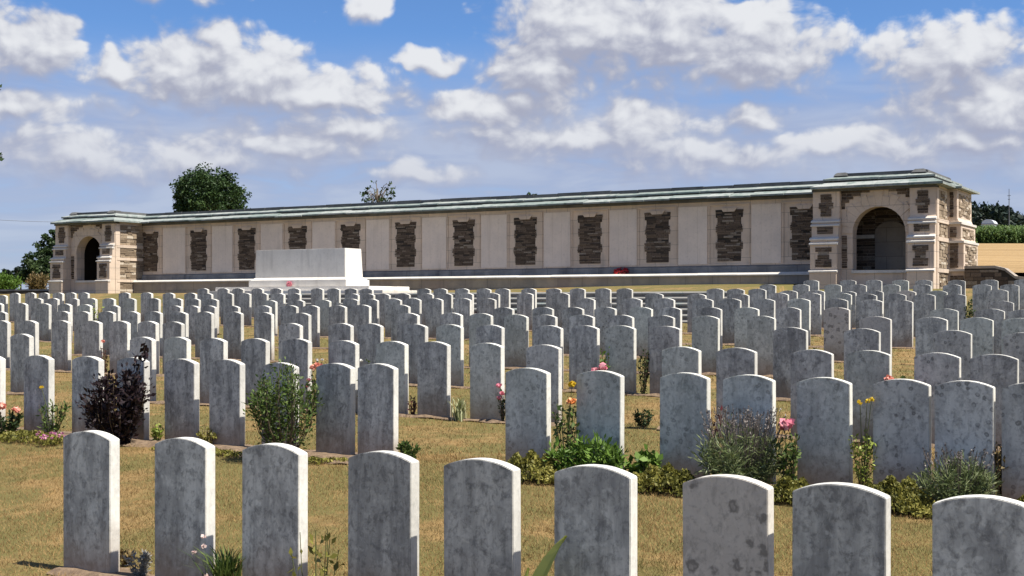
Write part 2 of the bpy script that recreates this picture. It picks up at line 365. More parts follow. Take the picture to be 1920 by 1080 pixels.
class MB:
    """collects faces; build() links them as one mesh object, placed relative to its parent's base"""
    def __init__(s): s.v = []; s.f = []; s.t = []
    def add(s, vs, fs, tone=0.5):
        k = len(s.v); s.v += [tuple(v) for v in vs]
        for f in fs: s.f.append([k + i for i in f]); s.t.append(tone)
        return s
    def box(s, x0, x1, y0, y1, z0, z1, tone=0.5):
        vs = [(x, y, z) for z in (z0, z1) for y in (y0, y1) for x in (x0, x1)]
        return s.add(vs, [(0, 2, 3, 1), (4, 5, 7, 6), (0, 1, 5, 4), (2, 6, 7, 3), (0, 4, 6, 2), (1, 3, 7, 5)], tone)
    def prism_x(s, prof, x0, x1, tone=0.5):
        """profile in (y, z), counter-clockwise seen from +x, extruded along x"""
        n = len(prof)
        vs = [(x0, y, z) for y, z in prof] + [(x1, y, z) for y, z in prof]
        fs = [tuple(range(n))[::-1], tuple(range(n, 2 * n))]
        fs += [(i, (i + 1) % n, n + (i + 1) % n, n + i) for i in range(n)]
        return s.add(vs, fs, tone)
    def prism_y(s, prof, y0, y1, tone=0.5):
        """profile in (x, z), clockwise from +y view, extruded along y"""
        n = len(prof)
        vs = [(x, y0, z) for x, z in prof] + [(x, y1, z) for x, z in prof]
        fs = [tuple(range(n)), tuple(range(n, 2 * n))[::-1]]
        fs += [((i + 1) % n, i, n + i, n + (i + 1) % n) for i in range(n)]
        return s.add(vs, fs, tone)
    def frustum(s, a, b, tone=0.5):
        """a, b = (x0, x1, y0, y1, z)"""
        vs = [(x, y, a[4]) for y in a[2:4] for x in a[0:2]] + [(x, y, b[4]) for y in b[2:4] for x in b[0:2]]
        return s.add(vs, [(0, 2, 3, 1), (4, 5, 7, 6), (0, 1, 5, 4), (2, 6, 7, 3), (0, 4, 6, 2), (1, 3, 7, 5)], tone)
    def tube(s, pts, r0, r1=None, n=5, tone=0.5):
        r1 = r0 if r1 is None else r1
        pts = [Vector(p) for p in pts]; rings = []
        for i, p in enumerate(pts):
            d = (pts[min(i + 1, len(pts) - 1)] - pts[max(i - 1, 0)]).normalized()
            a = d.orthogonal().normalized(); b = d.cross(a)
            r = r0 + (r1 - r0) * i / max(1, len(pts) - 1)
            rings.append([p + (a * math.cos(2 * math.pi * k / n) + b * math.sin(2 * math.pi * k / n)) * r for k in range(n)])
        vs = [v for rg in rings for v in rg]
        fs = [(i * n + k, i * n + (k + 1) % n, (i + 1) * n + (k + 1) % n, (i + 1) * n + k) for i in range(len(pts) - 1) for k in range(n)]
        fs += [tuple(range(n))[::-1], tuple(range((len(pts) - 1) * n, len(pts) * n))]
        return s.add(vs, fs, tone)
    def build(s, name, mat, parent=None, origin=None, bevel=0.0, smooth=False, tones=False):
        me = bpy.data.meshes.new(name)
        o0 = Vector(origin) if origin else (Vector(world_loc(parent)) if parent else Vector((0, 0, 0)))
        me.from_pydata([Vector(v) - o0 for v in s.v], [], s.f)
        if tones:
            at = me.attributes.new('tone', 'FLOAT', 'FACE'); at.data.foreach_set('value', s.t)
        me.materials.append(mat)
        if bevel:
            bm = bmesh.new(); bm.from_mesh(me)
            bmesh.ops.recalc_face_normals(bm, faces=bm.faces)
            bmesh.ops.bevel(bm, geom=[e for e in bm.edges if len(e.link_faces) == 2 and e.calc_face_angle(0) > 0.5], offset=bevel, segments=2, affect='EDGES', clamp_overlap=True)
            bm.to_mesh(me); bm.free()
        if smooth: me.polygons.foreach_set('use_smooth', [True] * len(me.polygons))
        me.update()
        o = bpy.data.objects.new(name, me); col.objects.link(o)
        if parent: o.parent = parent
        else: o.location = o0
        return o

def world_loc(o):
    l = Vector(o.location)
    while o.parent: o = o.parent; l = l + Vector(o.location)
    return l

def leaf_mesh(name, P, N, size, mat, tone, parent=None, aspect=1.7, fold=True, origin=None, jit=0.45, seed=1, up=None):
    """one mesh of many separate leaves: P centres, N leaf directions (tip), size, tone arrays"""
    g = np.random.default_rng(seed)
    P = np.asarray(P, float); N = np.asarray(N, float); n = len(P)
    size = np.broadcast_to(np.asarray(size, float), (n,)) * g.uniform(1 - jit, 1 + jit, n)
    d = N / (np.linalg.norm(N, axis=1, keepdims=True) + 1e-9)
    rv = g.normal(size=(n, 3)); s = np.cross(d, rv); s /= (np.linalg.norm(s, axis=1, keepdims=True) + 1e-9)
    w = (size / aspect / 2)[:, None]; L = size[:, None]
    nn = np.cross(s, d)
    a = P - d * L * 0.5; tip = P + d * L * 0.5
    l = P + s * w + nn * w * 0.35; r = P - s * w + nn * w * 0.35
    V = np.stack([a, l, tip, r], 1).reshape(-1, 3)
    o0 = np.array(origin if origin is not None else (world_loc(parent) if parent else (0, 0, 0)))
    V = V - o0
    me = bpy.data.meshes.new(name)
    me.vertices.add(4 * n); me.vertices.foreach_set('co', V.astype(np.float32).ravel())
    me.loops.add(4 * n); me.loops.foreach_set('vertex_index', np.arange(4 * n, dtype=np.int32))
    me.polygons.add(n); me.polygons.foreach_set('loop_start', np.arange(0, 4 * n, 4, dtype=np.int32))
    me.polygons.foreach_set('loop_total', np.full(n, 4, dtype=np.int32))
    at = me.attributes.new('tone', 'FLOAT', 'FACE')
    at.data.foreach_set('value', np.broadcast_to(np.asarray(tone, float), (n,)).astype(np.float32).copy())
    me.materials.append(mat); me.update(calc_edges=True)
    o = bpy.data.objects.new(name, me); col.objects.link(o)
    if parent: o.parent = parent
    else: o.location = o0
    return o

def bx(x, v):
    """place along a row (u) that a bearing through pixel column x meets at distance v"""
    t = (x - 960) / F
    return v * (t * CA - SA) / (CA + t * SA)
def ppm(x, v):
    t = (x - 960) / F
    return F / (v / (CA + t * SA))          # pixels of the photograph per metre there

# ------------------------------------------------------------ ground
ROWS = [   # distance of the row, then along-row place and height jitter of each stone
    (5.17, [(-5.86,-0.001), (-5.13,-0.002), (-4.49,0.001), (-3.80,-0.000), (-3.22,0.000), (-2.63,0.005), (-2.00,0.002), (-1.52,0.002), (-0.96,-0.007)]),
    (9.06, [(-11.76,-0.014), (-11.00,0.000), (-10.28,0.003), (-9.65,0.004), (-9.00,0.002), (-8.43,0.008), (-7.79,-0.008), (-7.15,0.001), (-6.69,0.007), (-5.20,0.005), (-4.55,-0.000), (-3.84,0.001), (-3.33,-0.001), (-2.77,-0.005), (-2.23,-0.002), (-1.81,-0.001), (-1.38,-0.002)]),
    (11.56, [(-14.36,0.000), (-12.13,-0.008), (-11.55,0.000), (-10.96,-0.004), (-10.30,0.002), (-9.68,0.007), (-9.00,-0.002), (-8.34,0.001), (-7.79,0.006), (-7.12,0.002), (-6.44,-0.004), (-4.93,0.004), (-4.37,0.004), (-3.65,0.001), (-3.13,0.004), (-2.54,-0.005), (-2.07,-0.008)]),
    (14.05, [(-17.96,-0.010), (-17.27,-0.005), (-16.53,0.000), (-15.83,0.001), (-15.22,0.003), (-14.62,0.004), (-14.10,0.000), (-11.86,-0.005), (-10.98,0.002), (-10.48,0.003), (-9.77,0.002), (-9.21,-0.000), (-8.60,0.001), (-7.76,0.001), (-7.26,0.004), (-6.77,0.008), (-6.19,0.007), (-4.68,0.007), (-3.88,0.003), (-2.93,-0.006), (-2.23,-0.022)]),
    (16.55, [(-21.16,-0.018), (-19.43,-0.002), (-18.89,-0.003), (-18.25,0.001), (-17.64,0.003), (-17.08,0.006), (-16.47,-0.000), (-15.87,0.006), (-15.20,0.009), (-14.54,0.001), (-13.75,-0.004), (-11.62,0.005), (-10.82,0.014), (-10.29,0.009), (-9.68,-0.006), (-9.19,-0.005), (-8.59,-0.002), (-7.97,-0.001), (-7.35,-0.002), (-6.70,-0.005), (-5.91,0.000), (-4.39,0.001), (-3.70,-0.001), (-3.16,-0.001), (-2.68,-0.006)]),
    (19.05, [(-24.46,0.017), (-23.66,0.019), (-22.93,0.014), (-22.27,0.009), (-21.66,-0.004), (-20.83,-0.016), (-19.08,-0.020), (-18.61,-0.018), (-18.16,-0.016), (-17.56,-0.013), (-16.76,-0.007), (-16.10,-0.001), (-15.59,0.001), (-14.95,0.004), (-14.40,0.016), (-13.53,0.019), (-11.39,-0.015), (-10.62,-0.008), (-10.05,-0.006), (-9.45,-0.003), (-8.81,0.000), (-8.31,-0.000), (-7.63,0.004), (-7.03,0.006), (-6.37,0.009), (-5.63,0.010), (-4.08,0.002), (-3.46,0.003), (-3.03,-0.007)]),
    (21.55, [(-26.19,0.004), (-25.61,0.004), (-24.91,0.004), (-24.30,0.005), (-23.68,0.005), (-23.01,0.005), (-22.24,0.006), (-21.54,0.006), (-20.99,0.000), (-20.45,-0.007), (-18.76,-0.037), (-18.00,-0.028), (-17.30,-0.024), (-16.57,-0.004), (-16.06,-0.004), (-15.48,0.000), (-15.01,0.008), (-14.48,0.008), (-13.82,0.010), (-13.25,0.010), (-11.10,0.013), (-10.15,0.013), (-9.50,0.014), (-8.77,0.008), (-8.25,0.008), (-7.64,0.005), (-7.02,0.009), (-6.37,0.006), (-5.79,-0.008), (-5.31,-0.013), (-3.75,-0.025)]),
    (24.05, [(-30.64,-0.062), (-30.12,0.000), (-29.47,0.008), (-28.94,0.008), (-28.37,0.008), (-27.89,0.013), (-27.39,0.013), (-25.85,0.014), (-25.04,0.014), (-24.27,0.003), (-23.53,0.003), (-22.98,-0.003), (-22.30,0.004), (-21.74,0.004), (-21.19,0.004), (-20.66,-0.002), (-20.17,-0.002), (-18.45,-0.011), (-18.00,-0.011), (-17.57,-0.011), (-17.02,-0.004), (-16.39,-0.004), (-15.88,-0.004), (-15.34,0.006), (-14.67,0.005), (-13.83,0.007), (-12.96,0.007), (-10.83,0.003), (-9.91,-0.009), (-9.02,-0.007), (-8.23,0.011), (-7.60,0.011), (-7.02,0.008), (-6.55,-0.007), (-6.02,-0.001), (-5.50,-0.007), (-4.97,-0.007)]),
    (26.55, [(-25.50,-0.010), (-24.75,-0.008), (-24.21,-0.007), (-23.52,-0.005), (-22.87,-0.004), (-22.26,-0.003), (-21.49,-0.001), (-20.95,-0.000), (-20.39,-0.004), (-19.90,-0.002), (-18.14,0.001), (-17.66,0.002), (-17.03,0.004), (-16.41,0.005), (-15.88,0.006), (-15.17,0.012), (-14.50,0.013), (-13.87,0.015), (-13.22,0.016), (-12.68,0.017), (-10.51,0.018), (-10.04,0.015), (-9.56,0.016), (-8.87,-0.020), (-8.29,-0.014), (-7.63,-0.031), (-7.08,-0.016), (-6.43,-0.015), (-5.82,-0.013), (-4.68,0.013)]),
    (29.05, [(-10.20,-0.000), (-9.41,-0.000), (-8.67,0.000), (-8.10,-0.000), (-7.36,-0.000), (-6.69,0.000), (-6.06,0.000), (-5.44,0.000), (-4.88,0.000)]),
    (31.55, [(-9.96,0.001), (-9.04,0.003), (-8.41,0.001), (-7.77,-0.001), (-7.23,-0.003), (-6.47,-0.005), (-5.74,-0.001), (-5.01,0.006)]),
]
ROWZ = [ (5.17,0.0001,-0.0001), (9.06,0.0013,0.2139), (11.56,-0.0018,0.3046), (14.05,-0.0006,0.4568), (16.55,-0.0019,0.5586), (19.05,-0.0035,0.6460), (21.55,-0.0028,0.7915), (24.05,-0.0047,0.8906), (26.55,-0.0082,0.9592), (29.05,-0.0077,1.1057), (31.55,-0.0063,1.2567) ]

def lin(a, b, t): return a + (b - a) * min(1, max(0, t))
def smooth(a, b, t):
    t = min(1, max(0, (t - a) / (b - a))); return t * t * (3 - 2 * t)
def row_z(u, v):
    if v <= ROWZ[0][0]: return ROWZ[0][2] - 0.055 * (ROWZ[0][0] - v)
    for (v0, a0, b0), (v1, a1, b1) in zip(ROWZ, ROWZ[1:]):
        if v <= v1:
            t = (v - v0) / (v1 - v0); return (a0 * u + b0) * (1 - t) + (a1 * u + b1) * t
    return ROWZ[-1][1] * u + ROWZ[-1][2]
TER = 2.05
def ter(u): return 1.97 + 0.13 * smooth(-24, -14, u)
ST0, ST1 = -27.0, -11.3                       # ends of the step flight
def hill(u, v):
    """the fields climb gently to the right behind the memorial"""
    X = u * CA + v * SA; Y = -u * SA + v * CA
    b = X / max(Y, 1.0); d = max(0.0, Y - 44)
    m = smooth(-0.12, 0.33, b)
    return d * 0.058 * m if d < 560 else (560 * 0.058 + (d - 560) * 0.01) * m
def gz(u, v):
    z = row_z(max(-36, min(4, u)), min(v, 31.55))
    z8 = row_z(max(-36, min(4, u)), 26.9)
    if v > 26.9:
        zl = lin(z8, ter(u) - 0.06, (v - 26.9) / 5.0)                       # grass bank on the left
        zm = z8 + 0.02 if v < 30.2 else lin(TER - 0.24, ter(u), (v - 30.2) / 4.6)   # behind the steps
        zr = z if v < 31.8 else lin(z, TER - 0.12, (v - 31.8) / 2.2)
        if u < ST0: z = lin(zl, zm, (u - ST0 + 0.05) / 0.05)
        elif u < ST1: z = zm
        else: z = lin(zm, zr, (u - ST1) / 0.06)
    if v > 37.0: z = TER - 0.05 + hill(u, v)
    return z

def grid(name, us, vs, zf, mat, **kw):
    g = MB(); nu = len(us)
    g.v = [(u, v, zf(u, v)) for v in vs for u in us]
    g.f = [(j * nu + i, j * nu + i + 1, (j + 1) * nu + i + 1, (j + 1) * nu + i) for j in range(len(vs) - 1) for i in range(nu - 1)]
    g.t = [0.5] * len(g.f)
    return tag(g.build(name, mat, smooth=True), kind='structure')
us = [-3500, -1500, -700, -350, -180, -120, -90, -70, -58] + list(np.arange(-50, 9, 1.0)) + [12, 18, 30, 60, 120, 220, 350, 700, 1500, 3500]
us = sorted(set([float(u) for u in us] + [ST0 - 0.05, ST0, ST1, ST1 + 0.06]))
vs = [-600, -200, -60, -20, -8] + list(np.arange(-4, 27, 0.5)) + list(np.arange(27, 37, 0.4)) + [37.05, 40, 44, 50, 58, 70, 85, 100, 120, 140, 170, 200, 250, 300, 350, 400, 450, 500, 560, 650, 800, 1200, 2000, 3500]
vs = sorted(set([float(v) for v in vs] + [30.2, 30.22]))
und = lambda u, v: gz(u, v) + 0.012 * math.sin(u * 1.7 + 0.6 * v) * math.sin(v * 1.3 - u * 0.4) if -4 < v < 27 else gz(u, v)
grid('lawn', us, vs, und, M['lawn'])

# planting beds: strips of soil along the rows, broken at the aisles
soil = MB()
BEDS = []
for r, (v, st) in enumerate(ROWS[:9]):
    a = [u for u, j in st]; segs = [[a[0], a[0]]]
    for u in a[1:]:
        if u - segs[-1][1] > 1.3: segs.append([u, u])
        else: segs[-1][1] = u
    if r == 0: segs[-1][1] += 1.5
    for s0, s1 in segs:
        u0, u1 = s0 - 0.21, s1 + 0.26
        BEDS.append((r, u0, u1, v))
        n = max(2, int((u1 - u0) / 0.12)); k = len(soil.v)
        fr, bk = (0.30, 0.22) if r == 1 else (0.10, 0.16) if r == 0 else (0.07, 0.13)
        for i in range(n + 1):
            u = u0 + (u1 - u0) * i / n
            ja, jb = rnd.uniform(-.07, .07) * fr / 0.3, rnd.uniform(-.05, .05)
            soil.v += [(u, v - fr + ja, und(u, v - fr) + rnd.uniform(-.004, .016)), (u, v - fr * 0.4, und(u, v) + 0.02 + rnd.uniform(0, .02)), (u, v + bk + jb, und(u, v + bk) + 0.008)]
        for i in range(n):
            for q in (0, 1):
                soil.f.append((k + i * 3 + q, k + i * 3 + 3 + q, k + i * 3 + 4 + q, k + i * 3 + 1 + q)); soil.t.append(0.5)
tag(soil.build('bed_soil', M['soil'], smooth=True), kind='structure')

# ------------------------------------------------------------ headstones
HW, HT = 0.381, 0.076
def headstone_mesh(name, seed, mat):
    q = random.Random(seed)
    prof = [(-HW / 2, -0.16), (-HW / 2, 0.772)]
    R0 = (0.190 ** 2 + 0.041 ** 2) / (2 * 0.041)
    for i in range(1, 14):
        x = -HW / 2 + HW * i / 14
        prof.append((x, 0.813 - R0 + math.sqrt(R0 * R0 - x * x) + q.uniform(-.0006, .0006)))
    prof += [(HW / 2, 0.772), (HW / 2, -0.16)]
    g = MB(); n = len(prof)
    g.add([(x, -HT / 2, z) for x, z in prof] + [(x, HT / 2, z) for x, z in prof],
          [tuple(range(n))[::-1], tuple(range(n, 2 * n))] + [(i, (i + 1) % n, n + (i + 1) % n, n + i) for i in range(n)])
    o = g.build(name, mat, bevel=0.0035)
    return o
protos = {}
for k in ('stone_grey', 'stone_green', 'stone_spotted', 'stone_beige', 'stone_plain'):
    protos[k] = [headstone_mesh('headstone', 11 + i, M[k]) for i in range(2 if k == 'stone_grey' else 1)]
ORD = ['front', 'second', 'third', 'fourth', 'fifth', 'sixth', 'seventh', 'eighth', 'ninth', 'tenth', 'last']
def nth(n):
    w = 'first second third fourth fifth sixth seventh eighth ninth tenth eleventh twelfth thirteenth fourteenth fifteenth sixteenth seventeenth eighteenth nineteenth'.split()
    if n <= 19: return w[n - 1]
    t = {2: 'twent', 3: 'thirt'}[n // 10]
    return t + 'ieth' if n % 10 == 0 else t + 'y-' + w[n % 10 - 1]
LOOK = {'stone_grey': 'grey streaked headstone', 'stone_green': 'greenish grey speckled headstone', 'stone_spotted': 'grey headstone with dark lichen spots',
        'stone_beige': 'smooth beige headstone', 'stone_plain': 'plain pale beige headstone'}
SPECIAL = {
    (0, 0): 'grey streaked headstone at the left end of the front row',
    (0, 1): 'grey headstone in front row with silvery plant at its left foot',
    (0, 2): 'grey headstone in front row with thin weedy stems before its right edge',
    (0, 4): 'grey headstone in front row with one broad green leaf at its right',
    (0, 5): 'grey headstone in front row with broad leaf at its left',
    (0, 6): 'smooth beige headstone in front row with ring-shaped lichen stains',
    (0, 7): 'mottled blue-grey headstone in front row just right of the beige one',
    (0, 8): 'headstone at the right end of the front row, cut by the frame',
    (1, 2): 'headstone in second row left of the purple shrub',
    (1, 3): 'headstone in second row half hidden behind the purple shrub',
    (1, 4): 'grey headstone in second row right of the purple shrub',
    (1, 6): 'headstone in second row mostly hidden behind the big green shrub',
    (1, 7): 'headstone in second row right of the big green shrub',
    (1, 8): 'headstone in second row at the left side of the open aisle',
    (1, 9): 'greenish headstone in second row at the right side of the open aisle',
    (1, 10): 'greenish headstone in second row below pink-red flowers, green clump at its left',
    (1, 12): 'headstone in second row behind the lavender bush',
    (1, 13): 'greenish headstone in second row between pink rose and yellow flowers',
    (1, 15): 'headstone in second row covered with dark round lichen spots',
}
MATS = {(0, 6): 'stone_beige', (1, 9): 'stone_green', (1, 10): 'stone_green', (1, 11): 'stone_green', (1, 12): 'stone_green', (1, 13): 'stone_green',
        (1, 14): 'stone_spotted', (1, 15): 'stone_spotted', (1, 16): 'stone_spotted', (4, 21): 'stone_plain', (5, 25): 'stone_beige'}
used = set()
rs = random.Random(21)
STONES = []
for r, (v, st) in enumerate(ROWS):
    n = len(st)
    for i, (u, j) in enumerate(st):
        k = MATS.get((r, i))
        if k is None:
            right = u > -9 if r < 4 else u > -8
            k = rs.choices(['stone_grey', 'stone_green', 'stone_spotted', 'stone_beige'], [0.5, 0.3, 0.17, 0.03] if right else [0.86, 0.08, 0.06, 0.0])[0]
        if r == 0 and i != 6: k = 'stone_grey'
        src = protos[k][rs.randrange(len(protos[k]))]
        if src.name in used: o = src.copy(); col.objects.link(o)
        else: o = src; used.add(src.name)
        o.location = (u, v + HT / 2 + rs.uniform(-.006, .006), und(u, v) * 0 + row_z(u, v) + j)
        o.rotation_euler = (rs.uniform(-.006, .006), rs.uniform(-.004, .004), rs.uniform(-.012, .012))
        lab = SPECIAL.get((r, i))
        if lab is None:
            rn = ORD[r] + (' row' if r == 0 else ' row from the front' if r < 10 else ' row before the memorial')
            pos = 'leftmost' if i == 0 else 'rightmost' if i == n - 1 else (nth(i + 1) + ' from left' if i < n * 0.55 else nth(n - i) + ' from right')
            lab = '%s, %s in the %s' % (LOOK[k], pos, rn)
        tag(o, lab, 'headstone', 'headstones in rows on the lawn')
        STONES.append((r, u, v))
for k in protos:
    for o in protos[k]:
        if o.name not in used: bpy.data.objects.remove(o)

# ------------------------------------------------------------ memorial screen wall with its two pavilions
VW = 36.0
EAVE, LEDGE, PB, PT = 4.62, 2.44, 2.77, 4.32
mem = empty('memorial_wall', (-24.4, VW, TER))
tag(mem, 'long pale stone memorial screen wall with dark rubble panels, slab roof and an arched pavilion at each end', 'memorial')
UL, UR = -37.75, -10.9
w = MB(); w.box(UL, UR, VW, VW + 0.6, 1.6, EAVE + 0.02)
w.build('wall', M['ashlar'], mem)

def rubble_fill(mb, x0, x1, z0, z1, front, depth, zones=None, course=(0.045, 0.085), length=(0.16, 0.42), face='y', q=rnd):
    """irregular thin courses of rough blocks; zones: width factor by height from the top"""
    z = z0
    while z < z1 - 0.015:
        h = min(q.uniform(*course), z1 - z)
        if z1 - z - h < 0.025: h = z1 - z
        k = 1.0
        if zones:
            t = (z1 - z - h * 0.5) / (z1 - z0); k = zones[min(len(zones) - 1, int(t * len(zones)))]
        c, hw = (x0 + x1) / 2, (x1 - x0) / 2 * k
        a, b = c - hw + q.uniform(-.008, .008), c + hw + q.uniform(-.008, .008)
        x = a
        while x < b - 0.01:
            l = q.uniform(*length); e = min(b, x + l)
            if b - e < 0.08: e = b
            o = front - q.uniform(0.0, depth); tone = q.random()
            if face == 'y': mb.box(x + .004, e - .004, o, front + 0.06, z + .004, z + h - .004, tone)
            else: mb.box(-front - 0.06, -o, x + .004, e - .004, z + .004, z + h - .004, tone)
            x = e
        z += h
ZN = [1.0, 0.99, 0.86, 0.82, 0.83, 0.92, 0.96, 0.95, 0.86, 0.82, 0.86, 0.98, 1.0, 0.97, 0.86, 0.84, 0.84, 0.84]
PC = [-37.26, -34.75, -32.38, -30.0, -27.64, -25.32, -23.0, -20.67, -18.36, -16.08, -13.80, -11.55]
for i, c in enumerate(PC):
    g = MB(); hw = 0.43
    rubble_fill(g, c - hw, c + hw, PB + 0.02, PT - 0.02, VW - 0.004, 0.035, ZN, course=(0.03, 0.065), length=(0.10, 0.40))
    p = g.build('rubble_panel', M['rubble'], mem, tones=True)
    b = MB(); b.box(c - hw * 0.84, c + hw * 0.84, VW - 0.006, VW + 0.02, PB + 0.02, PT - 0.02); b.box(c - hw * 0.97, c + hw * 0.97, VW - 0.009, VW + 0.02, PT - 0.25, PT - 0.023)
    b.build('mortar_bed', M['mortar'], p)
    fr = MB(); e = 0.60; t = 0.035
    fr.box(c - e - t, c - e, VW - 0.03, VW + 0.01, PB - 0.10, PT + 0.14); fr.box(c + e, c + e + t, VW - 0.03, VW + 0.01, PB - 0.10, PT + 0.14)
    fr.box(c - e, c + e, VW - 0.03, VW + 0.01, PT + 0.105, PT + 0.14); fr.box(c - e, c + e, VW - 0.026, VW + 0.01, PB - 0.10, PB - 0.055)
    fr.prism_y([(c - 0.25, PT + 0.02), (c + 0.25, PT + 0.02), (c + 0.17, PT - 0.085), (c - 0.17, PT - 0.085)], VW - 0.055, VW + 0.01)
    fr.build('frame', M['ashlar'], p)
for a, b in zip(PC, PC[1:]):
    g = MB(); x0, x1 = a + 0.68, b - 0.68
    n = 3
    for k in range(n):                                       # upright slabs with hairline joints
        g.box(x0 + (x1 - x0) * k / n + .001, x0 + (x1 - x0) * (k + 1) / n - .001, VW - 0.018, VW + 0.01, PB - 0.06, PT + 0.10)
    g.build('name_panel', M['panel'], mem)
g = MB(); g.prism_x([(VW + 0.01, LEDGE), (VW + 0.01, PB - 0.10), (VW - 0.035, PB - 0.11), (VW - 0.07, PB - 0.16), (VW - 0.07, LEDGE)], UL + 0.02, UR - 0.02)
g.build('plinth', M['grime_and_shade'], mem)
g = MB(); g.box(UL + 0.03, UR - 0.03, VW - 0.50, VW + 0.01, 1.55, LEDGE - 0.09)
bw = g.build('bench', M['basewall'], mem)
g = MB(); n = 22
for k in range(n):
    a = UL + 0.03 + (UR - UL - 0.06) * k / n; b = UL + 0.03 + (UR - UL - 0.06) * (k + 1) / n
    e_ = rnd.uniform(-.004, .004)
    g.prism_x([(VW - 0.06, LEDGE - 0.09), (VW - 0.06, LEDGE), (VW - 0.47, LEDGE + e_), (VW - 0.545, LEDGE - 0.055 + e_), (VW - 0.545, LEDGE - 0.09)], a + .003, b - .003)
g.build('bench_top', M['coping'], bw)

def roof_course(mb, x0, x1, yo, yi, z0, z1, lip, sl=(0.6, 1.3), axis='x', y_sign=1):
    x = x0
    while x < x1 - 0.02:
        e = min(x1, x + rnd.uniform(*sl))
        if x1 - e < 0.35: e = x1
        dz, dy = rnd.uniform(-.012, .012), rnd.uniform(-.025, .025)
        pr = [(yo + dy, z0 + dz), (yi, z1 - lip + dz), (yi, z1 + dz), (yo + dy, z0 + lip + dz)]
        mb.prism_x(pr, x + .004, e - .004, rnd.random())
        x = e
g = MB(); g.box(UL + 0.01, UR + 0.05, VW - 0.05, VW + 0.02, EAVE - 0.075, EAVE + 0.015); g.build('eaves_shade_strip', M['ridge'], mem)  # dark strip added below the eaves as a painted shadow line
rf = MB()
roof_course(rf, UL - 0.05, UR + 0.1, VW - 0.34, VW + 0.08, EAVE, EAVE + 0.175, 0.05)
roof_course(rf, UL - 0.05, UR + 0.1, VW + 0.02, VW + 0.32, EAVE + 0.205, EAVE + 0.345, 0.045)
ro = rf.build('roof', M['slate'], mem, tones=True)
g = MB(); x = UL
while x < UR:
    e = min(UR + 0.1, x + rnd.uniform(0.7, 1.2)); dz = rnd.uniform(-.012, .012)
    g.box(x + .004, e - .004, VW + 0.24, VW + 0.52, EAVE + 0.285, EAVE + 0.42 + dz); x = e
g.box(UL, UR, VW + 0.02, VW + 0.62, EAVE + 0.02, EAVE + 0.12); g.box(UL, UR, VW + 0.09, VW + 0.62, EAVE + 0.11, EAVE + 0.22); g.box(UL, UR, VW + 0.30, VW + 0.62, EAVE + 0.2, EAVE + 0.29)  # dark fill behind the slabs, painted shade in the gaps between courses
g.build('ridge', M['ridge'], ro, bevel=0.012)

def buttress_prof(vb, vf):
    """side profile of a buttress: plinth, three stages and two weathered offsets"""
    return [(vb, 1.5), (vb, EAVE), (vf + 0.27, EAVE), (vf + 0.27, 3.84), (vf + 0.20, 3.76), (vf + 0.20, 3.70), (vf + 0.16, 3.66),
            (vf + 0.16, 3.36), (vf + 0.08, 3.28), (vf + 0.06, 3.28), (vf + 0.06, 3.21), (vf + 0.02, 3.16), (vf + 0.02, 2.46), (vf - 0.05, 2.40), (vf - 0.05, 1.5)]

